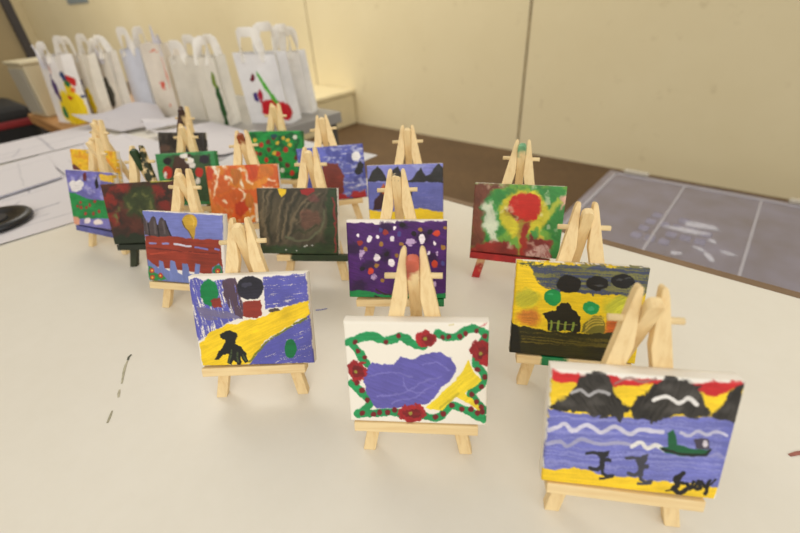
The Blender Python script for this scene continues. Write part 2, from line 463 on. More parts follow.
def pic_purple_dots():
    p = Paint(220, 178, crop([(345.3, 220.5), (448, 221), (447, 298), (348, 297.4)], 335, 205, 4.848), 5, (240, 232, 224))
    p.poly((74, 28, 106), [(48, 84), (180, 86), (190, 96), (290, 86), (300, 78), (430, 80), (450, 76), (552, 78), (552, 470), (48, 470)], warp=5, ang=15, var=.25)
    for x, y, r in ((90, 210, 40), (160, 290, 30), (250, 110, 30), (420, 150, 34), (250, 240, 28), (130, 300, 22), (470, 250, 30), (330, 95, 20), (110, 400, 40)):
        p.ell((44, 20, 62), x, y, r, r * .8, warp=16, soft=14, alpha=.8)
    p.poly((24, 140, 74), [(58, 412), (120, 412), (200, 428), (260, 432), (330, 428), (548, 425), (548, 480), (58, 480)], warp=5)
    p.line((60, 40, 44), [(195, 408), (240, 428), (280, 430)], 8); p.line((40, 46, 36), [(190, 440), (300, 462)], 8)
    for x, y, rx, ry in ((167, 163, 13, 16), (205, 153, 8, 12), (281, 162, 11, 13), (424, 165, 17, 25), (290, 110, 8, 10), (488, 185, 8, 12), (205, 250, 18, 17), (272, 278, 15, 20), (457, 230, 9, 10), (110, 145, 6, 7)):
        p.ell((240, 230, 238), x, y, rx, ry, warp=5)
    for x, y, rx, ry in ((130, 240, 14, 22), (495, 232, 9, 12), (187, 345, 13, 18), (370, 178, 20, 18), (480, 375, 9, 14)):
        p.ell((190, 160, 205), x, y, rx, ry, warp=12, dry=.4)
    for x, y, r in ((495, 137, 16), (485, 280, 15), (170, 318, 15)): p.ell((214, 64, 40), x, y, r, warp=5)
    for x, y, r in ((248, 133, 13), (122, 180, 14), (390, 250, 12)): p.ell((150, 46, 44), x, y, r, warp=6)
    for x, y in ((420, 122), (222, 187), (325, 187), (145, 212), (302, 242), (200, 293), (230, 362), (525, 200), (535, 108)): p.ell((164, 118, 50), x, y, 11, 11, warp=6)
    for x, y in ((330, 97), (385, 135), (250, 235), (130, 305), (465, 130)): p.ell((28, 20, 34), x, y, 14, 12, warp=6)
    for x, y in ((315, 140), (525, 280), (220, 120)): p.ell((70, 66, 140), x, y, 9, 12, warp=5)
    p.smudge(4, 14, 1)
    return p

def pic_red_tree():
    p = Paint(220, 178, crop([(474, 182.4), (569, 186), (558.3, 259.3), (469, 250.6)], 460, 170, 4.44), 6, (96, 158, 62), 1.0)
    p.all((110, 165, 60), ang=60, var=.25)
    p.poly((112, 62, 46), [(60, 52), (200, 60), (150, 96), (112, 140), (95, 330), (38, 360)], warp=14, soft=14, ang=70, var=.3)
    p.poly((40, 130, 62), [(88, 150), (140, 110), (200, 80), (330, 66), (484, 76), (462, 250), (436, 400), (408, 392), (398, 280), (340, 250), (200, 240), (150, 330), (110, 320)], warp=12, soft=10, ang=50, var=.3, alpha=.8)
    p.poly((204, 214, 188), [(88, 140), (130, 128), (150, 200), (160, 300), (134, 322), (104, 240)], warp=10, soft=10, ang=70, dry=.25)
    p.ell((208, 196, 44), 278, 190, 118, 108, warp=14, soft=12, var=.2)
    p.poly((206, 200, 60), [(380, 180), (440, 130), (455, 150), (360, 240)], warp=8, soft=10, alpha=.8)
    p.ell((226, 176, 150), 468, 138, 16, 32, rot=25, warp=8)
    p.ell((200, 34, 22), 285, 165, 76, 72, warp=6, var=.1)
    p.poly((128, 74, 34), [(200, 165), (212, 190), (250, 205), (290, 205), (300, 222), (260, 232), (215, 210), (196, 185)], warp=8)
    p.line((206, 110, 70), smooth_path([(212, 168), (240, 186), (272, 190)]), 6, dry=.3)
    p.poly((140, 40, 34), [(36, 352), (80, 335), (130, 308), (205, 318), (235, 345), (262, 372), (245, 412), (130, 402), (38, 388)], warp=10, ang=15, var=.25)
    p.poly((160, 26, 28), [(38, 358), (245, 385), (245, 415), (38, 395)], warp=4)
    p.poly((142, 52, 48), [(270, 340), (315, 275), (350, 290), (405, 308), (412, 402), (262, 408)], warp=12, ang=30, var=.3)
    p.poly((198, 160, 150), [(290, 380), (310, 345), (380, 320), (400, 345), (395, 400), (300, 402)], warp=12, dry=.5, ang=50)
    p.poly((172, 150, 50), [(245, 235), (306, 230), (290, 300), (268, 400), (240, 412), (250, 320)], warp=6, ang=80, var=.25)
    p.poly((158, 44, 34), [(268, 245), (296, 245), (285, 320), (272, 396), (254, 392), (264, 320)], warp=5, ang=80)
    p.ell((70, 150, 70), 325, 280, 16, 12, warp=8); p.ell((206, 190, 60), 350, 290, 16, 8, rot=30, warp=8)
    p.smudge(19, 46, 2)
    p.wash((226, 222, 190), .66, .8, 34, ang=60, alpha=.6)
    p.ell((204, 34, 22), 292, 158, 66, 58, warp=14, soft=8, alpha=.85)
    p.smudge(7, 14, 1)
    p.ell((186, 120, 110), 132, 316, 6, warp=3)
    return p

def pic_olive_swirl():
    p = Paint(220, 178, crop([(255.6, 188.4), (337.2, 187.5), (338.6, 255), (259.8, 253.5)], 250, 180, 5.33), 7, (74, 66, 50), 1.0)
    p.all((78, 70, 52), ang=110, var=.35, ln=140, wl=12)
    for pts in ([(70, 60), (60, 200), (90, 330)], [(110, 60), (80, 160), (75, 300)], [(180, 100), (150, 200), (140, 330)], [(250, 60), (190, 190), (170, 310)], [(320, 80), (240, 180), (200, 300)], [(380, 70), (300, 140), (240, 230)]):
        p.line((112, 98, 74), smooth_path(pts), 12, warp=8, soft=8, dry=.35, ang=110)
        p.line((44, 44, 30), smooth_path([(x + 18, y) for x, y in pts]), 10, warp=8, soft=8, alpha=.8)
    p.ell((118, 78, 62), 312, 205, 58, 50, warp=14, soft=14, var=.3, alpha=.8)
    p.ell((112, 62, 58), 340, 95, 34, 20, warp=10, soft=12, alpha=.8)
    p.line((100, 104, 76), smooth_path([(190, 300), (250, 325), (330, 305), (385, 240), (392, 160)]), 12, warp=6, soft=8, dry=.3)
    p.line((56, 60, 38), smooth_path([(230, 275), (262, 265), (300, 275), (350, 240)]), 10, warp=8, soft=8)
    p.poly((38, 62, 30), [(420, 40), (470, 40), (475, 400), (400, 400), (60, 395), (58, 350), (300, 360), (400, 330)], warp=14, soft=14, var=.35, alpha=.85)
    p.line((134, 46, 40), [(450, 90), (458, 250), (460, 385)], 10, warp=4, dry=.2)
    p.smudge(16, 40, 1)
    p.poly((232, 190, 30), [(148, 46), (192, 45), (188, 70), (170, 92), (154, 74)], warp=5)
    p.poly((150, 32, 32), [(270, 46), (345, 44), (350, 62), (305, 84), (278, 68)], warp=8)
    for x, y in ((245, 378), (290, 355), (300, 350), (190, 372), (330, 350)): p.ell((205, 210, 205), x, y, 5, 3, warp=3)
    return p

def pic_balloon():
    p = Paint(220, 178, crop([(142.2, 212), (223.7, 215.5), (225.9, 286.6), (146.3, 280.8)], 135, 200, 4.85), 8, (236, 230, 224))
    p.poly((116, 124, 196), [(32, 58), (432, 80), (432, 215), (45, 190)], ang=3, var=.12, warp=3)
    p.poly((150, 52, 32), [(46, 178), (110, 172), (190, 180), (290, 192), (420, 194), (430, 370), (50, 320)], ang=4, var=.18, warp=4, ln=120)
    for pts in ([(36, 66), (52, 95), (62, 118), (72, 112), (82, 90), (92, 82), (104, 92), (112, 130), (122, 100), (132, 88), (148, 104), (176, 178), (110, 182), (46, 172)],):
        p.poly((74, 62, 62), pts, warp=3, var=.2)
    for x in (60, 96, 140): p.line((104, 94, 96), [(x, 110), (x + 6, 165)], 10, soft=6, alpha=.7)
    for l in ([(64, 118), (72, 176)], [(112, 128), (116, 180)], [(150, 106), (176, 176)]): p.line((30, 24, 28), l, 6)
    p.ell((208, 164, 44), 272, 112, 38, 38, warp=3); p.poly((200, 156, 44), [(242, 125), (302, 125), (296, 170), (290, 196), (280, 190), (268, 165)], warp=3)
    p.line((96, 74, 32), smooth_path([(236, 108), (246, 135), (268, 160), (284, 188)]), 5); p.line((232, 196, 90), [(278, 84), (294, 105), (290, 130)], 6, alpha=.6)
    for l, c in (([(70, 213), (100, 214)], (140, 140, 200)), ([(134, 214), (162, 213)], (140, 140, 200)), ([(192, 216), (272, 228)], (206, 204, 222)), ([(296, 232), (356, 241)], (120, 118, 190)), ([(392, 238), (412, 242)], (120, 118, 190))):
        p.line(c, l, 9, warp=3)
    p.line((190, 70, 44), [(70, 265), (200, 252), (360, 262)], 6, dry=.4); p.line((110, 34, 26), [(60, 235), (220, 250), (410, 262)], 6, dry=.4)
    p.poly((112, 126, 188), [(52, 290), (88, 315), (108, 335), (112, 296), (134, 300), (140, 336), (164, 346), (166, 295), (192, 298), (204, 350), (226, 362), (228, 310), (256, 312), (262, 360), (284, 364), (294, 308), (318, 312), (312, 372), (342, 384), (372, 368), (376, 330), (410, 308), (428, 330), (430, 420), (58, 402)], warp=4, ang=80)
    p.poly((42, 138, 62), [(55, 320), (80, 330), (92, 360), (130, 365), (150, 392), (58, 396)], warp=8)
    p.poly((46, 128, 76), [(376, 352), (394, 318), (418, 315), (430, 345), (428, 372), (392, 364)], warp=6)
    for x, y in ((75, 345), (76, 378), (118, 368), (404, 347)):
        p.ell((190, 50, 40), x, y, 12, warp=4); p.ell((234, 190, 60), x, y, 5, warp=2)
    return p

def pic_orange_strokes():
    p = Paint(140, 112, crop([(204.4, 165.6), (277.2, 163), (282.9, 221.6), (213.0, 224.3)], 195, 120, 5.33), 9, (244, 232, 210))
    p.all((226, 128, 34), ang=80, dry=.46, ln=120, wl=16)
    p.wash((218, 96, 30), .42, .55, 70, ang=60)
    p.wash((246, 226, 196), .64, .72, 34, ang=60, alpha=.9)
    for c, x, y, rx, ry, r in (((206, 66, 26), 75, 280, 22, 40, 0), ((190, 112, 30), 220, 300, 28, 50, 0), ((216, 70, 24), 305, 270, 36, 42, 0), ((222, 104, 26), 140, 380, 60, 26, -20), ((206, 60, 24), 250, 470, 34, 40, 30),
                              ((224, 118, 30), 380, 275, 46, 40, 0), ((230, 90, 24), 225, 500, 30, 30, 0), ((232, 140, 40), 340, 335, 60, 18, -30), ((200, 116, 34), 290, 430, 22, 40, -10), ((226, 120, 36), 110, 470, 40, 24, 10)):
        p.ell(c, x, y, rx, ry, rot=r, warp=14, soft=6, var=.15, ang=70)
    for l in ([(130, 260), (118, 330), (100, 400)], [(170, 300), (205, 330)], [(262, 260), (280, 310), (310, 330)], [(240, 365), (262, 400), (255, 430)], [(150, 430), (172, 440)], [(395, 310), (420, 320)]):
        p.line((246, 232, 205), smooth_path(l), 12, warp=8, soft=5, alpha=.85)
    p.smudge(14, 40, 1)
    for c, x, y, rx, ry, r in (((196, 108, 36), 222, 300, 20, 44, 8), ((208, 66, 30), 78, 282, 18, 30, 0), ((214, 74, 28), 310, 272, 24, 34, -10), ((206, 62, 28), 246, 478, 22, 34, 20), ((204, 112, 38), 372, 268, 30, 26, 0), ((208, 96, 34), 150, 372, 46, 16, -24), ((204, 116, 40), 292, 430, 16, 36, -8)):
        p.ell(c, x, y, rx, ry, rot=r, warp=12, soft=6, ang=75)
    return p

def pic_green_dots():
    p = Paint(140, 112, crop([(248.4, 131.4), (301, 130.5), (303.7, 178.8), (252.1, 178.4)], 180, 100, 4), 10, (30, 142, 62), 1.0)
    p.all((30, 150, 66), var=.2, ang=30)
    p.wash((16, 88, 46), .55, .72, 40, alpha=.8)
    for x, y in ((325, 180), (423, 198), (450, 290), (345, 240), (392, 215), (310, 270), (300, 215)): p.ell((196, 50, 36), x, y, 10, 11, warp=6)
    for x, y in ((355, 198), (320, 215), (375, 150), (402, 235), (430, 260), (465, 230), (352, 168), (330, 290)): p.ell((110, 46, 36), x, y, 9, 10, warp=6)
    for x, y in ((412, 152), (390, 172), (378, 212), (440, 178), (430, 160), (350, 262), (300, 160)): p.ell((220, 186, 54), x, y, 8, 8, warp=6)
    for x, y in ((460, 148), (478, 208), (475, 252), (410, 280)): p.ell((226, 232, 214), x, y, 9, 9, warp=5)
    p.ell((30, 80, 90), 375, 145, 14, 8, warp=8)
    return p

def pic_moon_blue():
    p = Paint(140, 112, crop([(295.6, 149), (363.1, 143.7), (368.3, 196.9), (303.6, 203.3)], 290, 105, 4.44), 11, (214, 214, 232))
    p.all((88, 96, 186), ang=-8, dry=.4, var=.2, wl=9)
    p.wash((60, 66, 150), .5, .66, 40, alpha=.8)
    p.wash((176, 182, 226), .64, .74, 26, alpha=.8)
    p.ell((236, 236, 238), 293, 228, 21, 22, warp=6)
    p.poly((124, 44, 32), [(142, 268), (170, 258), (214, 260), (224, 290), (240, 310), (240, 385), (222, 402), (176, 392), (150, 330)], warp=6, var=.2)
    p.poly((26, 26, 32), [(284, 292), (312, 245), (330, 270), (318, 310), (300, 312)], warp=5)
    p.poly((172, 32, 38), [(60, 405), (180, 390), (244, 396), (262, 412), (280, 378), (312, 384), (340, 372), (338, 412), (296, 416), (270, 440), (200, 425), (60, 440)], warp=8)
    p.smudge(12, 30, 1)
    p.ell((74, 70, 150), 272, 424, 12, 18, warp=6)
    return p

def pic_bay():
    p = Paint(140, 112, crop([(365.7, 165.7), (443.7, 163.2), (443.4, 225.2), (369.8, 226.5)], 340, 110, 4.84), 12, (132, 138, 208), 1.0)
    p.all((126, 130, 206), ang=0, var=.15, ln=120)
    p.poly((150, 156, 222), [(350, 265), (420, 262), (380, 300)], warp=8, soft=8, dry=.3)
    p.poly((98, 104, 184), [(125, 352), (510, 352), (505, 490), (125, 490)], ang=0, dry=.35, ln=150)
    k = (40, 40, 42)
    p.poly(k, [(128, 350), (150, 300), (180, 272), (206, 300), (228, 345)], warp=6, var=.3)
    p.poly(k, [(225, 345), (248, 300), (280, 270), (310, 320), (320, 347)], warp=6, var=.3)
    p.poly(k, [(310, 348), (352, 330), (378, 300), (392, 278), (412, 318), (438, 312), (452, 285), (478, 258), (505, 285), (505, 352)], warp=6, var=.3)
    p.poly((58, 28, 38), [(160, 485), (168, 432), (190, 412), (206, 360), (230, 372), (240, 480)], warp=5); p.poly((190, 92, 40), [(196, 378), (216, 352), (222, 400), (205, 410)], warp=4)
    p.poly((40, 34, 44), [(318, 385), (352, 388), (350, 414), (325, 420)], warp=4)
    p.poly((240, 204, 36), [(125, 482), (160, 486), (230, 500), (320, 482), (385, 476), (440, 486), (505, 494), (505, 580), (125, 580)], warp=5)
    return p

def pic_maroon_bush():
    p = Paint(140, 112, crop([(100, 186), (172.3, 180), (184.6, 241.5), (114.3, 243.5)], 50, 100, 4), 13, (70, 38, 26), 1.0)
    p.all((80, 40, 28), ang=30, var=.35, wl=10, ln=30)
    p.wash((50, 34, 24), .5, .62, 30)
    for x, y, r in ((230, 400, 34), (250, 470, 26), (430, 365, 34), (290, 350, 24), (460, 420, 26), (240, 360, 20)): p.ell((126, 36, 26), x, y, r, r * .8, warp=18, soft=12, var=.3, dry=.3)
    p.ell((54, 64, 30), 355, 405, 66, 66, warp=14, soft=14, var=.35)
    for x, y in ((260, 470), (330, 380), (370, 380), (350, 440), (390, 420), (310, 430), (270, 440)): p.ell((98, 100, 50), x, y, 9, 14, warp=12, soft=5, dry=.4)
    p.poly((34, 44, 24), [(250, 540), (560, 520), (560, 600), (250, 600)], warp=8, soft=6)
    p.smudge(26, 30, 2)
    p.line((168, 164, 44), [(400, 328), (500, 318)], 7, dry=.2)
    return p

def pic_white_flower():
    p = Paint(140, 112, crop([(155, 154), (213.5, 150), (220.8, 203.8), (163.1, 205.9)], 50, 100, 4), 14, (56, 132, 76), 1.0)
    p.all((58, 140, 82), var=.25)
    p.poly((58, 86, 56), [(470, 220), (640, 215), (660, 400), (480, 405)], warp=12, soft=10, var=.3)
    p.poly((78, 56, 48), [(500, 225), (560, 214), (566, 280), (520, 310), (480, 305)], warp=8)
    p.ell((36, 34, 40), 470, 243, 17, 14, warp=5); p.ell((48, 42, 54), 614, 234, 20, 16, warp=6)
    p.ell((196, 52, 38), 470, 288, 18, 27, warp=6); p.ell((190, 50, 40), 594, 288, 16, 20, warp=6)
    p.ell((226, 220, 214), 462, 300, 6, 14, warp=4)
    for x, y, a, b in ((535, 222, 15, 11), (557, 240, 18, 13), (568, 258, 13, 11), (590, 322, 10, 14)): p.ell((240, 234, 226), x, y, a, b, warp=5)
    p.smudge(6, 20, 1)
    p.ell((206, 190, 120), 546, 238, 6, warp=3)
    return p

def pic_grey():
    p = Paint(100, 80, crop([(157.5, 132), (202.5, 132), (206.5, 179.0), (162.1, 177.1)], 150, 95, 7.61), 15, (72, 66, 60), 1.0)
    p.all((76, 70, 62), ang=80, var=.3)
    p.wash((48, 44, 42), .5, .66, 60)
    p.ell((96, 74, 66), 110, 400, 40, 26, warp=16, soft=14)
    return p

def pic_meadow():
    p = Paint(140, 112, crop([(63.8, 172.5), (111, 172.8), (119.1, 231.3), (74.9, 225)], 0, 130, 4.445), 16, (126, 122, 190), 1.0)
    p.all((112, 108, 184), ang=20, var=.22)
    p.wash((170, 166, 214), .56, .7, 36, alpha=.8)
    for x, y, a, b in ((322, 248, 16, 16), (350, 248, 18, 18), (338, 268, 24, 16)): p.ell((232, 226, 226), x, y, a, b, warp=6)
    p.poly((30, 138, 68), [(292, 288), (330, 288), (380, 312), (440, 318), (520, 320), (520, 400), (316, 398), (300, 350)], warp=10, var=.25)
    for x, y in ((358, 328), (384, 350), (360, 350), (420, 322), (398, 340), (415, 375), (440, 365), (380, 378), (345, 345)): p.ell((170, 50, 44), x, y, 6, 8, warp=4)
    p.poly((124, 118, 190), [(316, 396), (520, 396), (520, 470), (320, 440)], warp=6, var=.2)
    p.ell((230, 160, 130), 338, 410, 20, 22, warp=8); p.ell((236, 220, 224), 388, 405, 14, 12, warp=6); p.ell((236, 220, 214), 435, 412, 20, 12, warp=6)
    p.ell((110, 40, 48), 374, 212, 8, 20, warp=5); p.poly((34, 34, 40), [(418, 235), (428, 210), (434, 235), (438, 258), (424, 268)], warp=4)
    p.poly((236, 190, 60), [(440, 196), (520, 200), (520, 240), (445, 225)], warp=8)
    p.smudge(9, 26, 1)
    return p

def pic_sunset():
    p = Paint(100, 80, crop([(69.5, 149), (113.9, 151.3), (120.5, 201.6), (77.1, 197.2)], 0, 130, 4.445), 17, (240, 190, 40), 1.0)
    p.all((240, 190, 40), ang=10, var=.15)
    p.wash((226, 140, 40), .6, .75, 40, alpha=.7)
    p.poly((104, 52, 54), [(315, 165), (330, 150), (345, 165), (362, 178), (372, 190), (316, 195)], warp=6)
    p.ell((236, 150, 50), 472, 140, 18, 16, warp=6)
    return p

# ------------------------------------------------------------------ mini easel and canvas (built in cm, then scaled)
CM = 0.01
S1, HC, LT, WB, WT, SD, LD, LH, CT = 3.1394, 7.2673, 14.668, 3.40, .538, 12.907, 1.7578, 4.101, .9713
LEAN = .338

def local(x, s, n, t):
    """lean-plane coordinates (x across, s up the slope, n towards the front) -> easel space"""
    return (x * CM, (s * math.sin(t) - n * math.cos(t)) * CM, (s * math.cos(t) + n * math.sin(t)) * CM)

BETAS = {'A': .32, 'C': .18, 'D': .26}
def make_easel(key, label, t, dz, mats):
    BETA = BETAS.get(key, .22)
    root = empty('mini_easel', (0, 0, 0))
    tag(root, label, 'easel', 'mini wooden easels on the white table')
    top = LT + dz + .12
    # two front legs, wedge shaped, rounded at the top
    for sg in (-1, 1):
        out = [(WB - .43, 0), (WB + .43, 0), (.80, top - .45), (.72, top - .14), (.58, top), (.46, top - .05), (.41, top - .2), (.41, SD + dz - 1.5)]
        bm = bmesh.new()
        def f(p, n):
            s = p[1] if p[1] > 0 else -n * math.tan(t)
            return local(sg * p[0], s, n, t)
        prism(bm, out, f, -.62, 0.0)
        bevel(bm, .0005, 2)
        tag(obj_bm('front_leg', bm, mats.get('leg_left' if sg < 0 else 'leg_right', WZ), root), mats.get('leg_label'))
    # rear leg hinged on the dowel
    piv = local(0, SD + dz, -.31, t)
    L = piv[2] / CM / math.cos(BETA)
    bm = bmesh.new()
    out = [(-.39, -L), (.39, -L), (.39, 1.36), (.26, 1.56), (0, 1.62), (-.26, 1.56), (-.39, 1.36)]
    def g(p, n):
        # n across thickness, p[1] along the leg measured from the pivot
        along = p[1]
        if along == -L: along = -L - n * math.tan(BETA)
        y = piv[1] / CM - along * math.sin(BETA) + n * math.cos(BETA)
        z = piv[2] / CM + along * math.cos(BETA) + n * math.sin(BETA)
        return (p[0] * CM, y * CM, max(z, 0) * CM)
    prism(bm, out, g, -.3, .3)
    bevel(bm, .0004, 2)
    tag(obj_bm('rear_leg', bm, mats.get('rear', WZ), root), mats.get('rear_label'))
    bm = bmesh.new()
    tube(bm, [local(-LD - .05, SD + dz, -.31, t), local(LD + .05, SD + dz, -.31, t)], .19 * CM, 12)
    obj_bm('dowel', bm, mats.get('dowel', WX), root, True)
    bm = bmesh.new()
    prism(bm, [(-LH, S1 - .72), (LH, S1 - .72), (LH, S1 - .02), (-LH, S1 - .02)], lambda p, n: local(p[0], p[1], n, t), .005, 1.08)
    bevel(bm, .0005, 2)
    tag(obj_bm('ledge', bm, mats.get('ledge', WX), root), mats.get('ledge_label'))
    return root

def make_canvas(p, label, t, dx, roll, edge=None):
    nx, ny = p.nx, p.ny
    r = .14
    a = np.linspace(-4.5, 4.5, nx); b = np.linspace(HC, 0, ny)
    A, B = np.meshgrid(a, b)
    d = np.minimum(np.minimum(A + 4.5, 4.5 - A), np.minimum(B, HC - B))
    dd = np.clip(r - d, 0, r)
    n = CT - (r - np.sqrt(r * r - dd * dd)) + np.clip(p.Hh, 0, 1.2) * .022
    n = np.where(d <= 0, CT - r, n)
    ids = np.arange(nx * ny).reshape(ny, nx)
    V = [np.stack([A.ravel(), B.ravel(), n.ravel()], 1)]
    # loop around the border, then rings down the sides to the back
    loop = np.concatenate([ids[0, :-1], ids[:-1, -1], ids[-1, :0:-1], ids[:0:-1, 0]])
    base = nx * ny
    m = len(loop)
    Cc = [p.C.reshape(-1, 3)]; Al = [p.A.ravel()]
    lv = V[0][loop]
    rng = np.random.RandomState(p.seed)
    for q, nn in enumerate((CT - r - .03, .45, .06, 0.0)):
        ring = lv.copy(); ring[:, 2] = nn
        if q == 3: ring[:, 0] *= .985; ring[:, 1] = (ring[:, 1] - HC / 2) * .985 + HC / 2
        V.append(ring)
        white = np.ones((m, 3)) * np.array((238, 232, 222))
        k = {None: .0, 'some': .45, 'full': .92}[edge] * (1.0 if q < 2 else .6)
        smear = (fbm(np.arange(m) / 9.0, np.zeros(m) + q, p.seed + 900) < k + (.28 if q == 0 else 0))[:, None] if k or q == 0 else np.zeros((m, 1), bool)
        Cc.append(np.where(smear, p.C.reshape(-1, 3)[loop], white))
        Al.append(np.where(smear[:, 0], p.A.ravel()[loop], 0))
    V = np.concatenate(V)
    i, j = np.meshgrid(np.arange(ny - 1), np.arange(nx - 1), indexing='ij')
    quads = np.stack([ids[i, j], ids[i + 1, j], ids[i + 1, j + 1], ids[i, j + 1]], -1).reshape(-1, 4)
    F = [quads]
    prev = loop
    for q in range(4):
        cur = base + q * m + np.arange(m)
        F.append(np.stack([prev, np.roll(prev, -1), np.roll(cur, -1), cur], 1))
        prev = cur
    F = np.concatenate(F)
    # roll about the resting corner, then into easel space
    low = 4.5 * abs(math.sin(roll))
    X = dx + V[:, 0] * math.cos(roll) - V[:, 1] * math.sin(roll)
    S = S1 + low + V[:, 0] * math.sin(roll) + V[:, 1] * math.cos(roll)
    Nn = V[:, 2] + .012
    co = np.stack([X * CM, (S * math.sin(t) - Nn * math.cos(t)) * CM, (S * math.cos(t) + Nn * math.sin(t)) * CM], 1)
    me = bpy.data.meshes.new('mini_canvas')
    me.vertices.add(len(co)); me.vertices.foreach_set('co', co.ravel())
    back = prev[::-1]
    nf = len(F)
    lt = np.concatenate([F.ravel(), back])
    me.loops.add(len(lt)); me.loops.foreach_set('vertex_index', lt.astype(np.int32))
    me.polygons.add(nf + 1)
    st = np.append(np.arange(nf) * 4, nf * 4).astype(np.int32)
    me.polygons.foreach_set('loop_start', st)
    me.polygons.foreach_set('use_smooth', np.append(np.ones(nf, bool), False))
    me.materials.append(MC)
    me.update(calc_edges=True)
    at = me.color_attributes.new('paint', 'FLOAT_COLOR', 'POINT')
    cc = np.concatenate([lin(np.clip(np.concatenate(Cc), 0, 255)), np.concatenate(Al)[:, None]], 1)
    at.data.foreach_set('color', cc.astype(np.float32).ravel())
    o = bpy.data.objects.new('mini_canvas', me)
    COL.objects.link(o)
    tag(o, label, 'painting', 'small painted canvases')
    # stretcher frame let into the back (seen from behind only)
    bm = bmesh.new()
    def fl(x, s, nn):
        xx = dx + x * math.cos(roll) - s * math.sin(roll); ss = S1 + low + x * math.sin(roll) + s * math.cos(roll)
        return local(xx, ss, nn + .012, t)
    for x0, x1, s0, s1 in ((-4.4, 4.4, .1, .9), (-4.4, 4.4, HC - .9, HC - .1), (-4.4, -3.6, .9, HC - .9), (3.6, 4.4, .9, HC - .9)):
        prism(bm, [(x0, s0), (x1, s0), (x1, s1), (x0, s1)], lambda q, nn: fl(q[0], q[1], nn), -.006, .004)
    obj_bm('stretcher_frame', bm, WX, o)
    return o

ES = {  # easel position on the table, heading, canvas shift (cm), extra lean, canvas roll, extra height
'A':(0.0053,0.1664,0.5375,0.0711,-0.0581,0.0166,0.1013),'B':(-0.1131,0.1287,0.6137,0.1264,-0.0423,0.0030,0.0953),
'C':(-0.2446,0.0894,0.7032,0.3444,0.0363,-0.0175,-0.0746),'D':(-0.0529,0.2441,0.5175,-0.1646,0.0111,-0.0047,0.0383),
'E':(-0.2068,0.2237,0.6302,-0.2330,-0.0237,-0.0210,0.1626),'F':(-0.1606,0.3474,0.3868,0.3747,-0.0077,0.0239,0.1419),
'G':(-0.3365,0.2252,0.6005,-1.4828,0.0523,-0.0126,0.0542),'H':(-0.4033,0.1101,0.5147,0.2441,0.0558,-0.0107,0.0073),
'I':(-0.4624,0.2306,0.7384,-0.4775,0.0104,-0.0301,-0.0086),'J':(-0.5685,0.3421,0.4875,0.4514,0.0134,0.0155,-0.0712),
'K':(-0.4241,0.3377,0.8577,0.4138,0.0075,-0.0186,-0.0402),'L':(-0.2905,0.3405,0.6202,-0.3325,-0.0283,0.0045,0.0950),
'M':(-0.5255,0.1267,0.6489,0.0749,-0.0202,0.0193,-0.1034),'N':(-0.5913,0.2084,0.5755,0.5518,0.0341,0.0348,-0.2505),
'O':(-0.7081,0.2582,0.4167,0.1099,0.0195,0.0182,-0.1568),'P':(-0.6295,0.1014,0.3032,-0.0614,-0.0095,0.0362,-0.0442),
'Q':(-0.7367,0.1410,0.3829,-0.3799,-0.0008,0.0049,0.0535)}

PICS = {
'A':(pic_mountain_sea, 'canvas of black mountains, blue sea and yellow beach with a scrawled signature', 'pine mini easel at front right under the mountain and sea canvas', None),
'B':(pic_rose_border, 'white canvas with a green rose border around a purple pond', 'pine mini easel at front centre under the white rose-bordered canvas', None),
'C':(pic_black_flower, 'canvas with a yellow band across purple-blue and a black flower', 'pine mini easel at front left under the yellow-banded black flower canvas', None),
'D':(pic_dark_house, 'yellow canvas with a dark house and three black ovals above', 'pine mini easel under the yellow dark-house canvas, just behind the front-right easel', 'some'),
'E':(pic_purple_dots, 'purple canvas sprinkled with white, red and ochre dots over green', 'pine mini easel under the dotted purple canvas with black-tipped rear leg', None),
'F':(pic_red_tree, 'canvas of a round red tree ringed in yellow and green', 'mini easel with red-painted ledge under the red tree canvas', 'some'),
'G':(pic_olive_swirl, 'dark olive canvas with swirling strokes and a yellow spot at its top edge', 'mini easel with dark green painted ledge under the olive swirl canvas', None),
'H':(pic_balloon, 'canvas of a yellow balloon over red-brown land with blue fringe', 'pine mini easel under the yellow balloon canvas, left of the front-left easel', None),
'I':(pic_orange_strokes, 'canvas covered in loose orange and red brush strokes', 'mini easel with orange-smeared tip above the orange canvas', None),
'J':(pic_green_dots, 'bright green canvas dotted red, yellow and white', 'pine mini easel above the bright green dotted canvas, below the flowered paper bag', 'full'),
'K':(pic_moon_blue, 'blue canvas with a white moon, brown block and red ground', 'pine mini easel above the blue moon canvas, behind the olive canvas', None),
'L':(pic_bay, 'canvas of a blue bay with black hills and yellow shore', 'pine mini easel rising above the blue bay canvas before the brown floor', None),
'M':(pic_maroon_bush, 'dark maroon canvas with a green bush in the middle', 'mini easel daubed dark green under the dark maroon canvas', 'full'),
'N':(pic_white_flower, 'green-edged canvas with white petals and red and black blots', 'pine mini easel above the white petal canvas, in front of the plain grey canvas', 'full'),
'O':(pic_grey, 'plain dark grey canvas behind the white petal canvas', 'mini easel with brown-smeared tip behind the plain grey canvas', 'full'),
'P':(pic_meadow, 'lilac and green meadow canvas with a white cloud at far left', 'mini easel with blue ledge under the lilac meadow canvas', 'some'),
'Q':(pic_sunset, 'yellow-orange canvas half hidden behind the meadow canvas', 'pine mini easel above the yellow-orange canvas, rearmost on the left', 'some'),
}
def pw(name, paint, axis='z', **kw): return wood(name, axis, paint=paint, **kw)
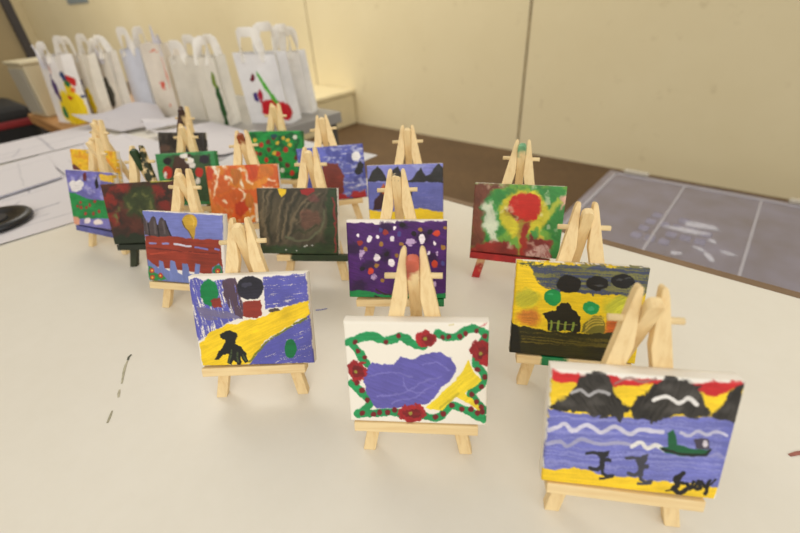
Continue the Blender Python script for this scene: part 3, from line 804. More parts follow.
EM = {
'B': dict(rear=pw('rear_leg_red_tip', (196, 96, 74), cover=.85, paint_axis=2, lo=1.0, hi=1.06), rear_label='rear leg with a red paint smear at its tip'),
'E': dict(rear=pw('rear_leg_black_tip', (40, 36, 36), cover=1, paint_axis=2, lo=1.1, hi=1.13), rear_label='rear leg with a black-painted tip',
          ledge=pw('ledge_green_end', (34, 130, 72), 'x', cover=.9, paint_axis=0, lo=.78, hi=.84), ledge_label='ledge with green paint at its right end'),
'F': dict(ledge=pw('ledge_red', (164, 28, 28), 'x', cover=1), ledge_label='red-painted ledge', leg_left=pw('leg_red_stripe', (176, 36, 36), cover=.55, paint_axis=2, lo=.3, hi=.2),
          rear=pw('rear_leg_green_tip', (120, 178, 132), cover=.75, paint_axis=2, lo=1.02, hi=1.08), rear_label='rear leg with green paint at its tip'),
'G': dict(ledge=pw('ledge_dark_green', (38, 56, 24), 'x', cover=1, paint_axis=0, lo=.3, hi=.36), ledge_label='ledge painted dark green except its left end'),
'D': dict(ledge=pw('ledge_green_patch', (26, 130, 74), 'x', band=(0, .27, .48)), ledge_label='ledge with a green paint patch'),
'I': dict(rear=pw('rear_leg_brown_tip', (160, 74, 30), cover=.9, paint_axis=2, lo=1.0, hi=1.05), rear_label='rear leg with an orange-brown tip'),
'J': dict(leg_left=pw('leg_green_mid', (20, 130, 56), band=(2, .62, .76)), leg_right=pw('leg_green_mid2', (20, 130, 56), band=(2, .62, .76)), leg_label='front leg smeared green low down'),
'M': dict(leg_left=pw('leg_dark_green', (44, 50, 26), cover=.8, paint_axis=2, lo=.72, hi=.45), leg_right=pw('leg_dark_green_light', (44, 50, 26), cover=.3), ledge=pw('ledge_black_green', (30, 38, 22), 'x', cover=1), ledge_label='blackish green ledge',
          rear=pw('rear_leg_green_blob', (34, 64, 30), cover=.9, paint_axis=2, lo=.88, hi=.94), leg_label='front leg daubed dark green'),
'O': dict(rear=pw('rear_leg_dark_tip', (70, 42, 34), cover=.9, paint_axis=2, lo=.98, hi=1.04), leg_left=pw('leg_dark_smear', (76, 50, 40), cover=.5)),
'P': dict(ledge=pw('ledge_blue', (96, 98, 160), 'x', cover=1), ledge_label='blue-painted ledge'),
}
for k, (fn, clab, elab, edge) in PICS.items():
    x, y, rz, dx, dl, roll, dz = ES[k]
    t = LEAN + dl
    e = make_easel(k, elab, t, dz, EM.get(k, {}))
    e.location = (x, y, TZ); e.rotation_euler = (0, 0, rz)
    c = make_canvas(fn(), clab, t, dx, roll, edge)
    c.location = (x, y, TZ); c.rotation_euler = (0, 0, rz)

# ------------------------------------------------------------------ the white table
def table_top_mat():
    m, nt, b = new_mat('white_laminate')
    f = noise(nt, 5, 5, .6); f2 = noise(nt, 60, 4, .7)
    col = mix_rgb(nt, .2, ramp(nt, f, [(.3, rgba((222, 216, 202))), (.7, rgba((227, 221, 208)))]), ramp(nt, f2, [(.3, rgba((220, 213, 198))), (.6, rgba((228, 222, 210)))]))
    nt.links.new(col, b.inputs['Base Color'])
    rr = N(nt, 'ShaderNodeMapRange'); rr.inputs['To Min'].default_value = .26; rr.inputs['To Max'].default_value = .32
    nt.links.new(f2, rr.inputs['Value']); nt.links.new(rr.outputs[0], b.inputs['Roughness'])
    b.inputs['Specular IOR Level'].default_value = .5
    return m
M_TOP = table_top_mat()
M_EDGE = simple('brown_edge_band', (122, 98, 74), .5, .1, 20)
M_STEEL = simple('grey_steel_leg', (96, 94, 92), .4, .05, 10, .7)
table = empty('table', (-.58, .04, 0))
tag(table, 'large white-topped table with brown edge band carrying the easels', 'table')
def world_child(o, root):
    o.parent = root
    o.location = Vector(o.location) - Vector(root.location)
    return o
TX0, TX1, TY0, TY1 = -1.5, .34, -.42, .485
world_child(box_obj('tabletop', (TX0 + .002, TY0, TZ - .028), (TX1, TY1, TZ), M_TOP), table)
bm = bmesh.new()
add_box(bm, (TX0 + .002, TY1, TZ - .03), (TX1 + .011, TY1 + .011, TZ + .0005))
add_box(bm, (TX1, TY0, TZ - .03), (TX1 + .011, TY1, TZ + .0005))
world_child(obj_bm('edge_band', bm, M_EDGE), table)
for x in (TX0 + .06, TX1 - .06):
    for y in (TY0 + .06, TY1 - .06):
        world_child(box_obj('leg', (x - .02, y - .02, 0), (x + .02, y + .02, TZ - .03), M_STEEL, None, .003), table)
bm = bmesh.new()
for y in (TY0 + .06, TY1 - .06): add_box(bm, (TX0 + .085, y - .01, TZ - .09), (TX1 - .085, y + .01, TZ - .0305))
world_child(obj_bm('apron', bm, M_STEEL), table)
# dried paint marks on the table top (parts of the table: they move with it)
def smear(pts, w, c, lab):
    bm = bmesh.new()
    P = [Vector((x, y, 0)) for x, y in pts]
    up, dn = [], []
    for i, p in enumerate(P):
        d = (P[min(i + 1, len(P) - 1)] - P[max(i - 1, 0)]).normalized(); s = Vector((-d.y, d.x, 0))
        ww = w * (.35 + .65 * math.sin(math.pi * (i + .6) / (len(P) + .2))) * random.uniform(.75, 1.2)
        up.append(bm.verts.new((p.x + s.x * ww, p.y + s.y * ww, TZ + .0002)))
        dn.append(bm.verts.new((p.x - s.x * ww, p.y - s.y * ww, TZ + .0002)))
    for i in range(len(P) - 1): bm.faces.new([up[i], up[i + 1], dn[i + 1], dn[i]])
    r = bmesh.ops.extrude_face_region(bm, geom=list(bm.faces))
    for v in r['geom']:
        if isinstance(v, bmesh.types.BMVert): v.co.z += .0003
    tag(world_child(obj_bm('paint_smear', bm, simple('smear_paint', c, .5, .15, 200)), table), lab)
smear([(-.387, .0405), (-.3855, .0375), (-.382, .0355)], .0012, (74, 76, 58), 'dark grey-green paint dab')
smear([(-.3815, .035), (-.376, .031), (-.369, .027), (-.362, .0235), (-.356, .0205)], .0011, (172, 166, 140), 'pale grey-green paint stroke')
smear([(-.350, .0165), (-.346, .0145), (-.342, .0128)], .0011, (176, 168, 142), 'faint grey paint fleck')
smear([(-.331, .004), (-.326, .0005), (-.3215, -.0028)], .0009, (158, 152, 126), 'grey pencil-thin paint stroke')
smear([(.083, .279), (.087, .284), (.094, .291)], .0016, (150, 92, 80), 'reddish brown paint smear')
smear([(-.2945, .189), (-.290, .193), (-.2865, .198)], .0007, (130, 132, 190), 'pale blue paint fleck')

# ------------------------------------------------------------------ drawing sheets
def sheet(name, label, corners, z, seed, lines, cat='paper', group='drawing sheets on the table', curl=None, base=(209, 204, 206), thick=.0006, nx=150, ny=110):
    P = Paint(nx, ny, [(0, 0), (400, 0), (400, 280), (0, 280)], seed, base)
    for c, pts, w in lines: P.line(c, pts, w, warp=2, soft=1.5, var=.05)
    u, v = np.meshgrid(np.linspace(0, 1, nx), np.linspace(0, 1, ny))
    q = np.array(corners)
    XY = ((1 - u) * (1 - v))[..., None] * q[0] + (u * (1 - v))[..., None] * q[1] + (u * v)[..., None] * q[2] + ((1 - u) * v)[..., None] * q[3]
    dz = fbm(u * 3, v * 3, seed + 3) * .0022
    if curl is not None: dz = dz + curl(u, v)
    Z = z + dz
    top = np.concatenate([XY, (Z + thick)[..., None]], -1).reshape(-1, 3)
    bot = np.concatenate([XY, Z[..., None]], -1).reshape(-1, 3)
    ids = np.arange(nx * ny).reshape(ny, nx)
    i, j = np.meshgrid(np.arange(ny - 1), np.arange(nx - 1), indexing='ij')
    Ft = np.stack([ids[i, j], ids[i, j + 1], ids[i + 1, j + 1], ids[i + 1, j]], -1).reshape(-1, 4)
    n = nx * ny
    loop = np.concatenate([ids[0, :-1], ids[:-1, -1], ids[-1, :0:-1], ids[:0:-1, 0]])
    side = np.stack([np.roll(loop, -1), loop, loop + n, np.roll(loop, -1) + n], 1)
    F = np.concatenate([Ft, Ft[:, ::-1] + n, side])
    me = bpy.data.meshes.new(name)
    cen = np.array([q[:, 0].mean(), q[:, 1].mean(), z])
    me.from_pydata((np.concatenate([top, bot]) - cen).tolist(), [], F.tolist())
    me.materials.append(MP)
    at = me.color_attributes.new('paint', 'FLOAT_COLOR', 'POINT')
    cc = lin(np.clip(np.concatenate([P.C.reshape(-1, 3), P.C.reshape(-1, 3)]), 0, 255))
    at.data.foreach_set('color', np.concatenate([cc, np.ones((len(cc), 1))], 1).astype(np.float32).ravel())
    bm = bmesh.new(); bm.from_mesh(me); bmesh.ops.recalc_face_normals(bm, faces=bm.faces); bm.to_mesh(me); bm.free()
    o = bpy.data.objects.new(name, me); COL.objects.link(o); o.location = cen
    tag(o, label, cat, group)
    return o
pen = (160, 157, 166); faint = (184, 180, 184); blue = (140, 140, 182)
def plan(seed, n=9):
    r = random.Random(seed); L = []
    for _ in range(n):
        x, y = r.uniform(20, 380), r.uniform(20, 260)
        if r.random() < .6: L.append((faint, [(x, y), (min(395, x + r.uniform(40, 180)), y + r.uniform(-14, 14))], 1.8))
        else: L.append((pen, [(x, y), (x + r.uniform(-10, 30), min(275, y + r.uniform(30, 110)))], 1.8))
    return L

# sheet nearest the easels at the left, with faint pencil lines
sheet('drawing_sheet', 'wide white drawing sheet under the black disc', [(-.815, -.28), (-.768, .145), (-1.24, .23), (-1.28, -.25)], TZ + .0006, 21,
      [(pen, [(60, 60), (130, 110), (160, 150)], 2.5), (faint, [(200, 30), (300, 220)], 2.5), (pen, [(300, 60), (352, 66)], 3), (faint, [(20, 180), (330, 150)], 2), (faint, [(240, 200), (380, 210)], 2)] + plan(1, 16))
# sheets at the back end of the table
sheet('drawing_sheet', 'white plan sheet with ruled lines along the far left table end', [(-1.268, -.2), (-1.275, .34), (-1.494, .35), (-1.478, -.2)], TZ + .0012, 22,
      [(pen, [(10, 120), (390, 110)], 3), (pen, [(180, 10), (186, 270)], 3), (pen, [(300, 10), (304, 270)], 3), (faint, [(20, 60), (380, 50)], 2), (faint, [(20, 200), (380, 190)], 2)] + plan(2, 18))
# thick pad of plans with a blue-grey fore-edge
pad = sheet('drawing_pad', 'thick stack of plans with a faint stamp, left of the meadow canvas', [(-.958, -.20), (-1.018, .155), (-1.235, .18), (-1.19, -.2)], TZ + .0068, 23,
      [(blue, [(220 + i * 3, 90 + i * 14), (262 + i * 3, 84 + i * 14)], 4) for i in range(4)] + [((206, 150, 150), [(240, 150), (285, 142)], 4), (faint, [(20, 230), (390, 215)], 3), (faint, [(150, 20), (162, 260)], 2), (faint, [(330, 20), (342, 260)], 2)],
      cat='paper stack', thick=.0006)
bm = bmesh.new()
q = [(-.958, -.20), (-1.018, .155), (-1.235, .18), (-1.19, -.2)]
prism(bm, q, lambda p, z: (p[0], p[1], z), TZ + .0052, TZ + .0067)
o = obj_bm('lower_pages', bm, simple('blue_grey_page_edges', (208, 208, 222), .85, .06, 40)); o.parent = pad; o.location = -Vector(pad.location)
# white sheets in the middle, among the rear easels
sheet('drawing_sheet', 'white sheet under the rearmost easels with scribbled lines', [(-.80, .16), (-.83, .40), (-1.26, .36), (-1.25, .17)], TZ + .0034, 24, plan(4, 12), nx=110, ny=80)
sheet('drawing_sheet', 'white sheet lying behind the orange canvas, with curled edge', [(-.838, .372), (-.845, .530), (-1.14, .540), (-1.18, .39)], TZ + .0064, 25, plan(5, 6), nx=110, ny=80,
      curl=lambda u, v: .012 * np.clip(1 - u * 3.3, 0, 1) ** 2)
sheet('drawing_sheet', 'large blank white sheet overhanging the table edge toward the brown floor', [(-.566, .30), (-.566, .578), (-.975, .560), (-.975, .30)], TZ + .0014, 26, [], base=(212, 210, 211), nx=60, ny=60)
# curled sheets in front of the bags
sheet('drawing_sheet', 'grey sheet with lifted rear edge in front of the paper bags', [(-1.27, .36), (-1.25, .475), (-1.37, .505), (-1.485, .315)], TZ + .0076, 27, plan(7, 4), base=(192, 187, 190), nx=60, ny=50,
      curl=lambda u, v: .030 * v ** 2 * (1 - .35 * np.sin(u * 7)) + .004 * np.sin(u * 9) * v)
sheet('drawing_sheet', 'white sheet bulging up just before the red star bag', [(-1.215, .40), (-1.19, .505), (-1.238, .515), (-1.262, .41)], TZ + .0090, 28, plan(8, 3), nx=60, ny=50,
      curl=lambda u, v: .016 * np.sin(np.pi * np.clip(v, 0, 1)) * (.6 + .4 * np.cos(u * 5)) + .010 * v)

# black round lid at the left edge
lid = empty('round_lid', (-.872, .022, TZ + .0062))
tag(lid, 'black round plastic lid on the drawing sheets at left edge', 'lid')
MBK = simple('black_plastic', (20, 20, 22), .35, .1, 30)
bm = bmesh.new()
prof = [(0, .004), (.031, .004), (.034, .0075), (.043, .0085), (.049, .0075), (.052, .004), (.052, 0), (0, 0)]
seg = 40; rings = []
for r_, z_ in prof:
    rings.append([bm.verts.new((max(r_, 1e-4) * math.cos(2 * math.pi * k / seg), max(r_, 1e-4) * math.sin(2 * math.pi * k / seg), z_)) for k in range(seg)])
for i in range(len(rings) - 1):
    for k in range(seg): bm.faces.new([rings[i][k], rings[i][(k + 1) % seg], rings[i + 1][(k + 1) % seg], rings[i + 1][k]])
obj_bm('rim', bm, MBK, lid, True)
bm = bmesh.new()
bmesh.ops.create_cone(bm, cap_ends=True, segments=32, radius1=.02, radius2=.019, depth=.002, matrix=Matrix.Translation((0, 0, .0055)))
obj_bm('centre_boss', bm, simple('dark_grey_plastic', (40, 40, 44), .5), lid)

# ------------------------------------------------------------------ benches behind the table
M_BROWN = wood('brown_board', 'x', (186, 138, 84), (150, 104, 58), gscale=.12)
M_GREY = simple('grey_laminate', (150, 146, 140), .5, .06, 10)
def side_table(name, label, lo, hi, mat, ins=.03):
    t_ = empty(name, ((lo[0] + hi[0]) / 2, (lo[1] + hi[1]) / 2, 0))
    tag(t_, label, 'table')
    world_child(box_obj('tabletop', (lo[0], lo[1], TZ - .03), (hi[0], hi[1], TZ), mat, None, .003), t_)
    for x in (lo[0] + ins, hi[0] - ins):
        for y in (lo[1] + ins, hi[1] - ins):
            world_child(box_obj('leg', (x - .018, y - .018, 0), (x + .018, y + .018, TZ - .031), M_STEEL, None, .002), t_)
    return t_
side_table('side_table', 'brown wooden side table under the leftmost painted bag', (-1.90, .285, 0), (-1.512, .75, 0), M_BROWN)
side_table('side_table', 'grey-topped side table under the red flower bag', (-1.508, .499, 0), (-.920, .81, 0), M_GREY)

# ------------------------------------------------------------------ paper carrier bags
def bag_mat(name, seed, base=(236, 230, 220), marks=()):
    """marks: list of (colour, centre in bag space (m), radius m, stretch)"""
    m, nt, b = new_mat(name)
    col = ramp(nt, noise(nt, 14, 4), [(.3, rgba(np.array(base) * .95)), (.7, rgba(np.clip(np.array(base) * 1.03, 0, 255)))])
    tc = N(nt, 'ShaderNodeTexCoord')
    wn = N(nt, 'ShaderNodeTexNoise'); wn.inputs['Scale'].default_value = 45; wn.inputs['Detail'].default_value = 2
    nt.links.new(tc.outputs['Object'], wn.inputs['Vector'])
    wm = N(nt, 'ShaderNodeVectorMath', operation='MULTIPLY_ADD')
    nt.links.new(wn.outputs['Color'], wm.inputs[0]); wm.inputs[1].default_value = (.02, .02, .02); wm.inputs[2].default_value = (-.01, -.01, -.01)
    wa = N(nt, 'ShaderNodeVectorMath', operation='ADD')
    nt.links.new(tc.outputs['Object'], wa.inputs[0]); nt.links.new(wm.outputs[0], wa.inputs[1])
    for c, cen, rad, tilt in marks:
        mp = N(nt, 'ShaderNodeMapping', vector_type='TEXTURE')
        mp.inputs['Location'].default_value = cen
        mp.inputs['Rotation'].default_value = tilt
        mp.inputs['Scale'].default_value = rad
        nt.links.new(wa.outputs[0], mp.inputs[0])
        ln = N(nt, 'ShaderNodeVectorMath', operation='LENGTH'); nt.links.new(mp.outputs[0], ln.inputs[0])
        f = ramp(nt, ln.outputs['Value'], [(.9, (1, 1, 1, 1)), (1.0, (0, 0, 0, 1))])
        col = mix_rgb(nt, f, col, rgba(c))
    nt.links.new(col, b.inputs['Base Color'])
    b.inputs['Roughness'].default_value = .75
    b.inputs['Specular IOR Level'].default_value = .25
    return m

def make_bag(label, x, y, rz, w, d, h, mat, lean=(0, 0), handle=.045, hmat=None, taper=.0, flap=None, seed=0):
    """front right-hand bottom corner region at (x, y); w across the narrow side (Y), d deep (-X)"""
    r = random.Random(seed)
    root = empty('paper_bag', (x, y, TZ + .0003), rz)
    tag(root, label, 'bag', 'white paper carrier bags')
    bm = bmesh.new()
    nz = 8
    rows = []
    for i in range(nz + 1):
        a = i / nz; z = h * a
        ox, oy = lean[0] * a, lean[1] * a
        ww = w * (1 - taper * a); wob = .004 * math.sin(a * 5 + seed)
        pin = .006 * math.sin(math.pi * min(1, a * 1.1)) + .012 * a      # gusset fold pinched in towards the top
        cy = w / 2 + oy
        P = [(ox, cy - ww / 2), (ox - pin, cy + wob), (ox, cy + ww / 2), (ox - d / 2, cy + ww / 2 + wob), (ox - d, cy + ww / 2), (ox - d + pin, cy), (ox - d, cy - ww / 2), (ox - d / 2, cy - ww / 2 + wob)]
        jag = 0 if i < nz else 1
        rows.append([bm.verts.new((p[0], p[1], z + jag * r.uniform(-.004, .004))) for p in P])
    for i in range(nz):
        for k in range(8): bm.faces.new([rows[i][k], rows[i][(k + 1) % 8], rows[i + 1][(k + 1) % 8], rows[i + 1][k]])
    bm.faces.new(rows[0][::-1])
    body = obj_bm('bag_body', bm, mat, root)
    s = body.modifiers.new('paper', 'SOLIDIFY'); s.thickness = .0008
    if handle:
        for sgn in (0, 1):
            yy = (w * (1 - taper)) * (sgn - .0) + w * taper / 2 + lean[1] + (.002 if sgn else -.002)
            bm = bmesh.new()
            pts = []
            cxm = lean[0] - d / 2
            hh = handle * r.uniform(.8, 1.15); tl = r.uniform(-.02, .02)
            for k in range(13):
                t = math.pi * k / 12
                pts.append((cxm + d * .24 * math.cos(t) * (1.0 if k in (0, 12) else 1.05), yy + tl * math.sin(t), h - .018 + (hh + .018) * min(1, math.sin(t) * 1.35)))
            tube(bm, pts, .004, 8, True, (.0012, .0105))
            obj_bm('handle', bm, hmat or M_HANDLE, root)
    if flap:
        bm = bmesh.new()
        for (x0, yy, ww, hh, ln) in flap:
            bmv = [bm.verts.new(p) for p in ((lean[0] - x0, yy, h - .03), (lean[0] - x0 - ww, yy + .01, h - .03), (lean[0] - x0 - ww * .7 + ln, yy + .012, h + hh), (lean[0] - x0 - ww * .25 + ln, yy, h + hh * .92))]
            bm.faces.new(bmv)
        o = obj_bm('tissue_paper', bm, M_TISSUE, root)
        s = o.modifiers.new('paper', 'SOLIDIFY'); s.thickness = .0006
    return root
M_HANDLE = simple('white_paper_handle', (240, 235, 226), .75, .03, 30)
M_TISSUE = simple('lilac_white_tissue', (228, 226, 236), .8, .04, 25)
Y_, R_, B_, G_, V_, O_ = (238, 208, 36), (196, 44, 40), (56, 74, 120), (48, 120, 74), (84, 60, 110), (226, 120, 50)
m1 = bag_mat('bag_painted_yellow', 1, (238, 232, 226), [
    (Y_, (-.02, .022, .035), (.06, .030, .060), (0, 0, 0)), (Y_, (0, .025, .09), (.03, .012, .03), (0, 0, 0)),
    (R_, (0, .040, .115), (.02, .011, .02), (.3, 0, 0)), (B_, (0, .026, .125), (.02, .008, .016), (.4, 0, 0)), (G_, (0, .028, .108), (.02, .009, .012), (0, 0, 0)),
    (O_, (0, .036, .088), (.02, .008, .007), (0, 0, 0)), (R_, (0, .018, .072), (.02, .005, .006), (0, 0, 0)), (B_, (0, .05, .068), (.02, .006, .006), (0, 0, 0)),
    (V_, (-.05, 0, .10), (.012, .02, .05), (0, 0, 0)), (G_, (-.05, 0, .03), (.014, .02, .02), (0, 0, 0)), ((60, 100, 110), (0, .012, .16), (.02, .003, .05), (-.35, 0, 0)), (O_, (-.04, 0, .15), (.004, .02, .03), (0, 0, 0))])
m2 = bag_mat('bag_yellow_purple_side', 2, (236, 228, 212), [(Y_, (-.02, 0, .05), (.018, .012, .06), (0, 0, 0)), (V_, (-.045, 0, .085), (.014, .012, .07), (0, .15, 0)), (Y_, (-.07, 0, .11), (.014, .012, .05), (0, 0, 0))])
m3 = bag_mat('bag_green_side', 3, (234, 226, 212), [(G_, (-.06, 0, .14), (.02, .012, .035), (0, 0, 0)), ((92, 88, 78), (-.05, 0, .07), (.03, .012, .05), (0, 0, 0))])
m4 = bag_mat('bag_bluish', 4, (218, 222, 236))
_sr = (226, 84, 60)
m5 = bag_mat('bag_red_star', 5, (240, 230, 216), [(_sr, (-.045, 0, .085), (.004, .02, .016), (0, .6, 0)), (_sr, (-.045, 0, .085), (.004, .02, .015), (0, -.6, 0)), (_sr, (-.045, 0, .086), (.016, .02, .004), (0, .1, 0)),
                                                   ((232, 130, 100), (-.012, 0, .12), (.0025, .02, .05), (0, 0, 0)), ((232, 140, 110), (-.04, 0, .172), (.026, .02, .003), (0, 0, 0)), ((232, 150, 120), (-.03, 0, .035), (.004, .02, .006), (0, 0, 0))])
m6 = bag_mat('bag_plain_cream', 6, (228, 222, 208))
m7 = bag_mat('bag_dark_green_side', 7, (226, 220, 206), [((40, 82, 40), (-.016, 0, .045), (.012, .012, .06), (0, 0, 0)), ((120, 140, 60), (-.018, 0, .11), (.008, .012, .02), (0, 0, 0))])
m9 = bag_mat('bag_red_flower', 9, (232, 230, 230), [
    ((196, 34, 44), (-.048, 0, .034), (.034, .03, .030), (0, 0, 0)), ((196, 34, 44), (-.014, 0, .028), (.020, .03, .024), (0, 0, 0)), ((90, 176, 60), (-.048, 0, .082), (.006, .03, .050), (0, -.5, 0)),
    ((110, 24, 40), (-.085, 0, .112), (.007, .03, .008), (0, 0, 0)), ((70, 50, 120), (-.088, 0, .066), (.010, .03, .013), (0, 0, 0)), ((176, 36, 60), (-.072, 0, .068), (.006, .03, .018), (0, 0, 0))])
m10 = bag_mat('bag_plain_white', 10, (236, 232, 226))
BAGS = [
 ('paper bag splashed with yellow and red paint, leftmost in the row', -1.537, .328, .18, .048, .10, .178, m1, (0, .022), .03, [(.02, .0, .05, .03, -.01)]),
 ('cream paper bag with yellow and purple streak, second from the left', -1.548, .396, .20, .042, .10, .170, m2, (0, .022), .04, None),
 ('white paper bag with green and dark grey streak on its side', -1.526, .460, .20, .032, .10, .172, m3, (0, .016), .03, [(.02, .01, .05, .02, .0)]),
 ('bluish white paper bag with tall upright handles', -1.462, .526, .20, .044, .10, .174, m4, (0, .018), .055, [(.03, .02, .05, .045, .0)]),
 ('paper bag with a red star on its front', -1.316, .535, .18, .056, .10, .190, m5, (0, .012), .0, [(.0, .01, .05, .045, .0), (.03, .045, .06, .02, .0)]),
 ('plain cream paper bag right of the red star bag', -1.196, .556, .20, .044, .10, .160, m6, (0, .010), .035, [(.02, .01, .04, .02, .0)]),
 ('cream paper bag with a dark green side, next to the red flower bag', -1.080, .560, .22, .040, .08, .162, m7, (0, .002), .035, None),
 ('large white paper bag painted with a red flower and green stem', -.940, .652, .42, .058, .118, .165, m9, (-.012, .004), .05, None),
 ('plain white paper bag standing right behind the red flower bag', -.977, .752, .42, .040, .09, .156, m10, (-.010, .0), .05, None),
]
for i, (lab, x, y, rz, w, d, h, m, lean, hd, fl) in enumerate(BAGS):
    make_bag(lab, x, y, rz, w, d, h, m, lean, hd, None, .06, fl, i + 1)

# ------------------------------------------------------------------ things on the left behind the table
M_CREAM = simple('cream_plastic', (198, 186, 154), .5, .04, 8)
M_PANEL = simple('grey_panel', (168, 162, 146), .5, .04, 8)
bx = empty('storage_box', (-1.818, .345, TZ + .0003), .12)
tag(bx, 'cream storage box with a grey front panel on the brown side table', 'box')
bm = bmesh.new(); add_box(bm, (-.064, -.044, 0), (.064, .048, .150)); bevel(bm, .005, 3)
obj_bm('box_body', bm, M_CREAM, bx)
bm = bmesh.new(); add_box(bm, (-.052, -.049, .012), (.052, -.0445, .140)); bevel(bm, .002, 2)
obj_bm('front_panel', bm, M_PANEL, bx)
bm = bmesh.new(); add_box(bm, (-.067, -.050, .1505), (.067, .051, .160)); bevel(bm, .003, 2)
obj_bm('box_lid', bm, M_CREAM, bx)

hb = empty('holdall', (-2.40, .08, .0))
tag(hb, 'black holdall with a red band standing left of the brown table', 'bag')
bm = bmesh.new(); add_box(bm, (-.16, -.26, 0), (.18, .28, .74)); bevel(bm, .035, 3)
obj_bm('bag_body', bm, simple('black_cloth', (26, 24, 24), .8, .1, 40), hb)
bm = bmesh.new(); add_box(bm, (-.163, -.263, .665), (.184, .284, .692)); bevel(bm, .006, 2)
obj_bm('band', bm, simple('red_trim', (128, 26, 28), .6, .08, 20), hb)
bm = bmesh.new()
tube(bm, [(.10, -.02 + .20 * (1 - math.cos(math.pi * k / 14)) / 2, .736 + .08 * math.sin(math.pi * k / 14)) for k in range(15)], .013, 10)
obj_bm('handle', bm, MBK, hb, True)

# ------------------------------------------------------------------ floor, walls, post
def floor_mat():
    m, nt, b = new_mat('worn_brown_floor')
    f = noise(nt, 3, 5, .6); f2 = noise(nt, 24, 4, .65)
    col = mix_rgb(nt, .4, ramp(nt, f, [(.3, rgba((80, 58, 36))), (.7, rgba((104, 78, 50)))]), ramp(nt, f2, [(.3, rgba((72, 52, 34))), (.7, rgba((108, 82, 54)))]))
    nt.links.new(col, b.inputs['Base Color']); b.inputs['Roughness'].default_value = .55
    bump(nt, f2, b, .1, .002)
    return m
def wall_mat():
    m, nt, b = new_mat('cream_wall_paint')
    f = noise(nt, 1.2, 5, .6); f2 = noise(nt, 9, 4, .7)
    col = ramp(nt, f, [(.3, rgba((228, 213, 172))), (.7, rgba((234, 220, 181)))])
    spots = ramp(nt, f2, [(.62, (0, 0, 0, 1)), (.72, (1, 1, 1, 1))])
    mu = N(nt, 'ShaderNodeMath', operation='MULTIPLY'); nt.links.new(spots, mu.inputs[0]); mu.inputs[1].default_value = .25
    col = mix_rgb(nt, mu.outputs[0], col, rgba((176, 154, 106)))
    nt.links.new(col, b.inputs['Base Color']); b.inputs['Roughness'].default_value = .5
    b.inputs['Specular IOR Level'].default_value = .3
    return m
M_FLOOR = floor_mat(); M_WALL = wall_mat()
tag(box_obj('floor', (-13, -4, -.08), (5, 2.80, 0), M_FLOOR), kind='structure')
tag(box_obj('wall_back', (-13, 2.80, 0), (5, 2.90, 3.0), M_WALL), kind='structure')
tag(box_obj('wall_left', (-2.72, -4.0, 0), (-2.64, .50, 3.0), simple('shaded_cream_partition', (158, 138, 98), .6, .06, 3)), kind='structure')  # cream partition in shade: the shade is put into this darker tan
tag(box_obj('wall_far', (-13.1, -4, 0), (-13, 2.9, 3.0), M_WALL), kind='structure')
tag(box_obj('trim_1', (-2.735, .501, 0), (-2.62, .535, 3.0), simple('dark_post', (58, 50, 44), .5, .08, 12), None, .003), kind='structure')
M_JOINT = simple('dark_panel_joint', (132, 112, 78), .7, .15, 12)
for i, x in enumerate((-1.318, -3.47)):
    tag(box_obj('trim_%d' % (i + 2), (x - (.006 if i == 0 else .003), 2.7965, 0.02), (x + (.006 if i == 0 else .003), 2.7995, 3.0), M_JOINT), kind='structure')
# notice on the back wall
nb = box_obj('wall_notice', (-9.85, 2.786, 1.155), (-8.85, 2.799, 1.75), simple('grey_blue_notice', (128, 138, 140), .6), None, .002)
tag(nb, 'grey-blue notice on the wall above the leftmost bags', 'notice')

# white chest on the floor against the wall
ch = empty('storage_chest', (-3.32, 2.37, 0))
tag(ch, 'low cream storage chest on the floor against the wall', 'chest')
M_CHEST = simple('cream_chest', (226, 212, 172), .5, .03, 8)
bm = bmesh.new(); add_box(bm, (-.36, -.42, 0), (.36, .42, .262)); bevel(bm, .012, 3)
obj_bm('chest_body', bm, M_CHEST, ch)
bm = bmesh.new(); add_box(bm, (-.37, -.425, .264), (.37, .425, .305)); bevel(bm, .014, 3)
obj_bm('chest_lid', bm, M_CHEST, ch)

# translucent lidded box on the floor at right
def plastic():
    m, nt, b = new_mat('cloudy_plastic')
    f = noise(nt, 7, 4)
    nt.links.new(ramp(nt, f, [(.3, rgba((178, 168, 172))), (.7, rgba((196, 190, 206)))]), b.inputs['Base Color'])
    b.inputs['Roughness'].default_value = .32
    b.inputs['Transmission Weight'].default_value = .55
    b.inputs['IOR'].default_value = 1.3
    return m
M_PL = plastic()
M_PLW = simple('whitish_plastic', (178, 174, 184), .4, .04, 20)
M_CLIP = simple('clip_plastic', (196, 188, 172), .4, .04, 20)
pb = empty('plastic_box', (.20, 1.98, 0))
tag(pb, 'large translucent plastic box with ribbed lid on the floor by the wall', 'box')
lx0, lx1, ly0, ly1 = -.76, .60, -.52, .385
bm = bmesh.new()
a = add_box(bm, (lx0 + .03, ly0 + .03, 0), (lx1 - .03, ly1 - .03, .132)); bevel(bm, .012, 2)
obj_bm('box_body', bm, simple('cloudy_body', (150, 142, 150), .4, .05, 6), pb)
bm = bmesh.new(); add_box(bm, (lx0, ly0, .134), (lx1, ly1, .148)); bevel(bm, .006, 3)
obj_bm('box_lid', bm, M_PL, pb)
bm = bmesh.new()
for x in (-.40, -.10, .2): add_box(bm, (x - .005, ly0 + .04, .1482), (x + .005, ly1 - .05, .1505))
add_box(bm, (lx0 + .035, ly0 + .04, .1482), (lx0 + .048, ly1 - .04, .152))
add_box(bm, (lx0 + .035, ly1 - .048, .1482), (lx1 - .04, ly1 - .035, .152))
obj_bm('lid_rib', bm, M_PLW, pb)
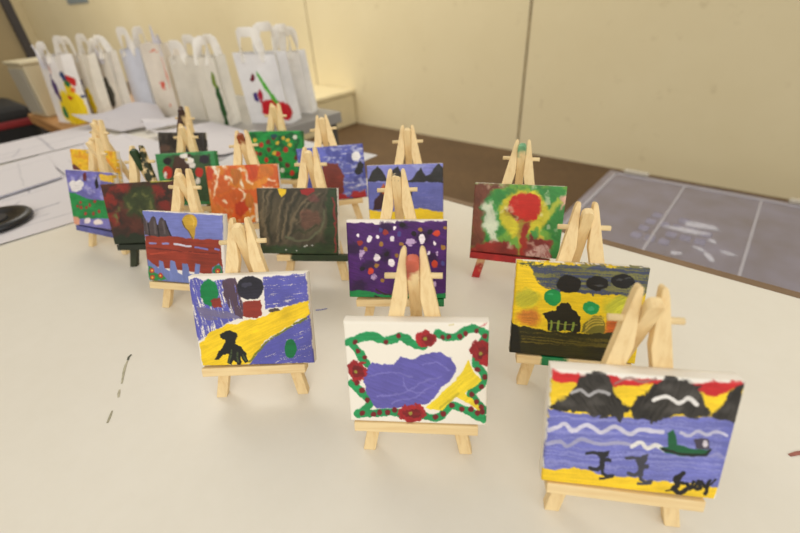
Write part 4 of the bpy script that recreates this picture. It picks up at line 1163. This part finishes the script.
for x in (-.63, .05):
    bm = bmesh.new(); add_box(bm, (x - .06, ly1 - .02, .1485), (x + .06, ly1 + .012, .168)); bevel(bm, .006, 2)
    obj_bm('clip', bm, M_CLIP, pb)
random.seed(3)
M_SCRAP = simple('torn_label', (190, 188, 200), .8, .08, 60)
for cx, cy, sx, sy, a in ((-.27, -.06, .075, .03, .2), (-.30, -.13, .085, .022, .1), (-.21, -.17, .012, .02, .8), (-.24, -.26, .03, .010, -.5), (-.20, -.30, .012, .035, .5), (-.15, -.24, .03, .010, -.3), (-.30, -.34, .022, .014, .4)):
    bm = bmesh.new()
    out = []
    for k in range(11):
        t = 2 * math.pi * k / 11; q = random.uniform(.65, 1.15)
        out.append((cx + sx * q * math.cos(t) * math.cos(a) - sy * q * math.sin(t) * math.sin(a), cy + sx * q * math.cos(t) * math.sin(a) + sy * q * math.sin(t) * math.cos(a)))
    prism(bm, out, lambda p, z: (p[0], p[1], z), .1484, .1488)
    tag(obj_bm('label_scrap', bm, M_SCRAP, pb), 'torn white label scrap')
bm = bmesh.new()
for r_ in range(4):
    for c_ in range(5):
        if random.random() < .8:
            x, y = -.47 + c_ * .05 + r_ * .008, -.30 + r_ * .075
            add_box(bm, (x, y, .1483), (x + .036, y + .05, .1486))
o = obj_bm('lid_marking', bm, simple('faint_violet_marking', (142, 138, 160), .5, .08, 50), pb)
tag(o, 'faint violet marks on the lid')

# ------------------------------------------------------------------ camera
cam = bpy.data.cameras.new('camera')
co = bpy.data.objects.new('camera', cam)
COL.objects.link(co)
R = Vector((0.7634979, 0.64324862, -0.0574644)); U = Vector((-0.31987559, 0.45396597, 0.83162161)); Bk = R.cross(U)
M = Matrix(((R.x, U.x, Bk.x, 0), (R.y, U.y, Bk.y, 0), (R.z, U.z, Bk.z, 1.02131), (0, 0, 0, 1)))
co.matrix_world = M
cam.sensor_width = 36; cam.lens = 18.657
cam.clip_start = .01; cam.clip_end = 60
cam.dof.use_dof = True; cam.dof.focus_distance = .33; cam.dof.aperture_fstop = 5.0
scene.camera = co

# ------------------------------------------------------------------ light
def area(name, loc, target, size, energy, color, sy=None):
    l = bpy.data.lights.new(name, 'AREA'); l.energy = energy; l.color = color; l.shape = 'RECTANGLE'; l.size = size; l.size_y = sy or size
    o = bpy.data.objects.new(name, l); COL.objects.link(o)
    o.location = loc
    o.rotation_euler = (Vector(target) - Vector(loc)).to_track_quat('-Z', 'Y').to_euler()
    return o
area('ceiling_and_fill_lamp', (-3.0, 1.3, 2.95), (-3.0, 2.1, 0), 2.6, 44, (1, .94, .81), 1.6)
area('ceiling_and_fill_lamp', (-7.0, .6, 2.95), (-7.0, 1.4, 0), 2.6, 48, (1, .94, .82), 1.6)
area('ceiling_and_fill_lamp', (1.0, -1.5, 2.3), (-.2, .25, .8), 1.6, 17, (1, .95, .86), 1.2)  # added front fill, hung low to brighten the canvas fronts
area('window_light', (2.6, .4, 1.9), (-.3, .3, .8), 1.6, 16, (.86, .93, 1))
w = bpy.data.worlds.new('world'); scene.world = w; w.use_nodes = True
bg = w.node_tree.nodes['Background']; bg.inputs[0].default_value = (1, .96, .89, 1); bg.inputs[1].default_value = .63

vs = scene.view_settings
scene.display_settings.display_device = 'sRGB'
vs.view_transform = 'Standard'; vs.look = 'None'; vs.exposure = 0.2; vs.gamma = 1.0; vs.use_curve_mapping = False
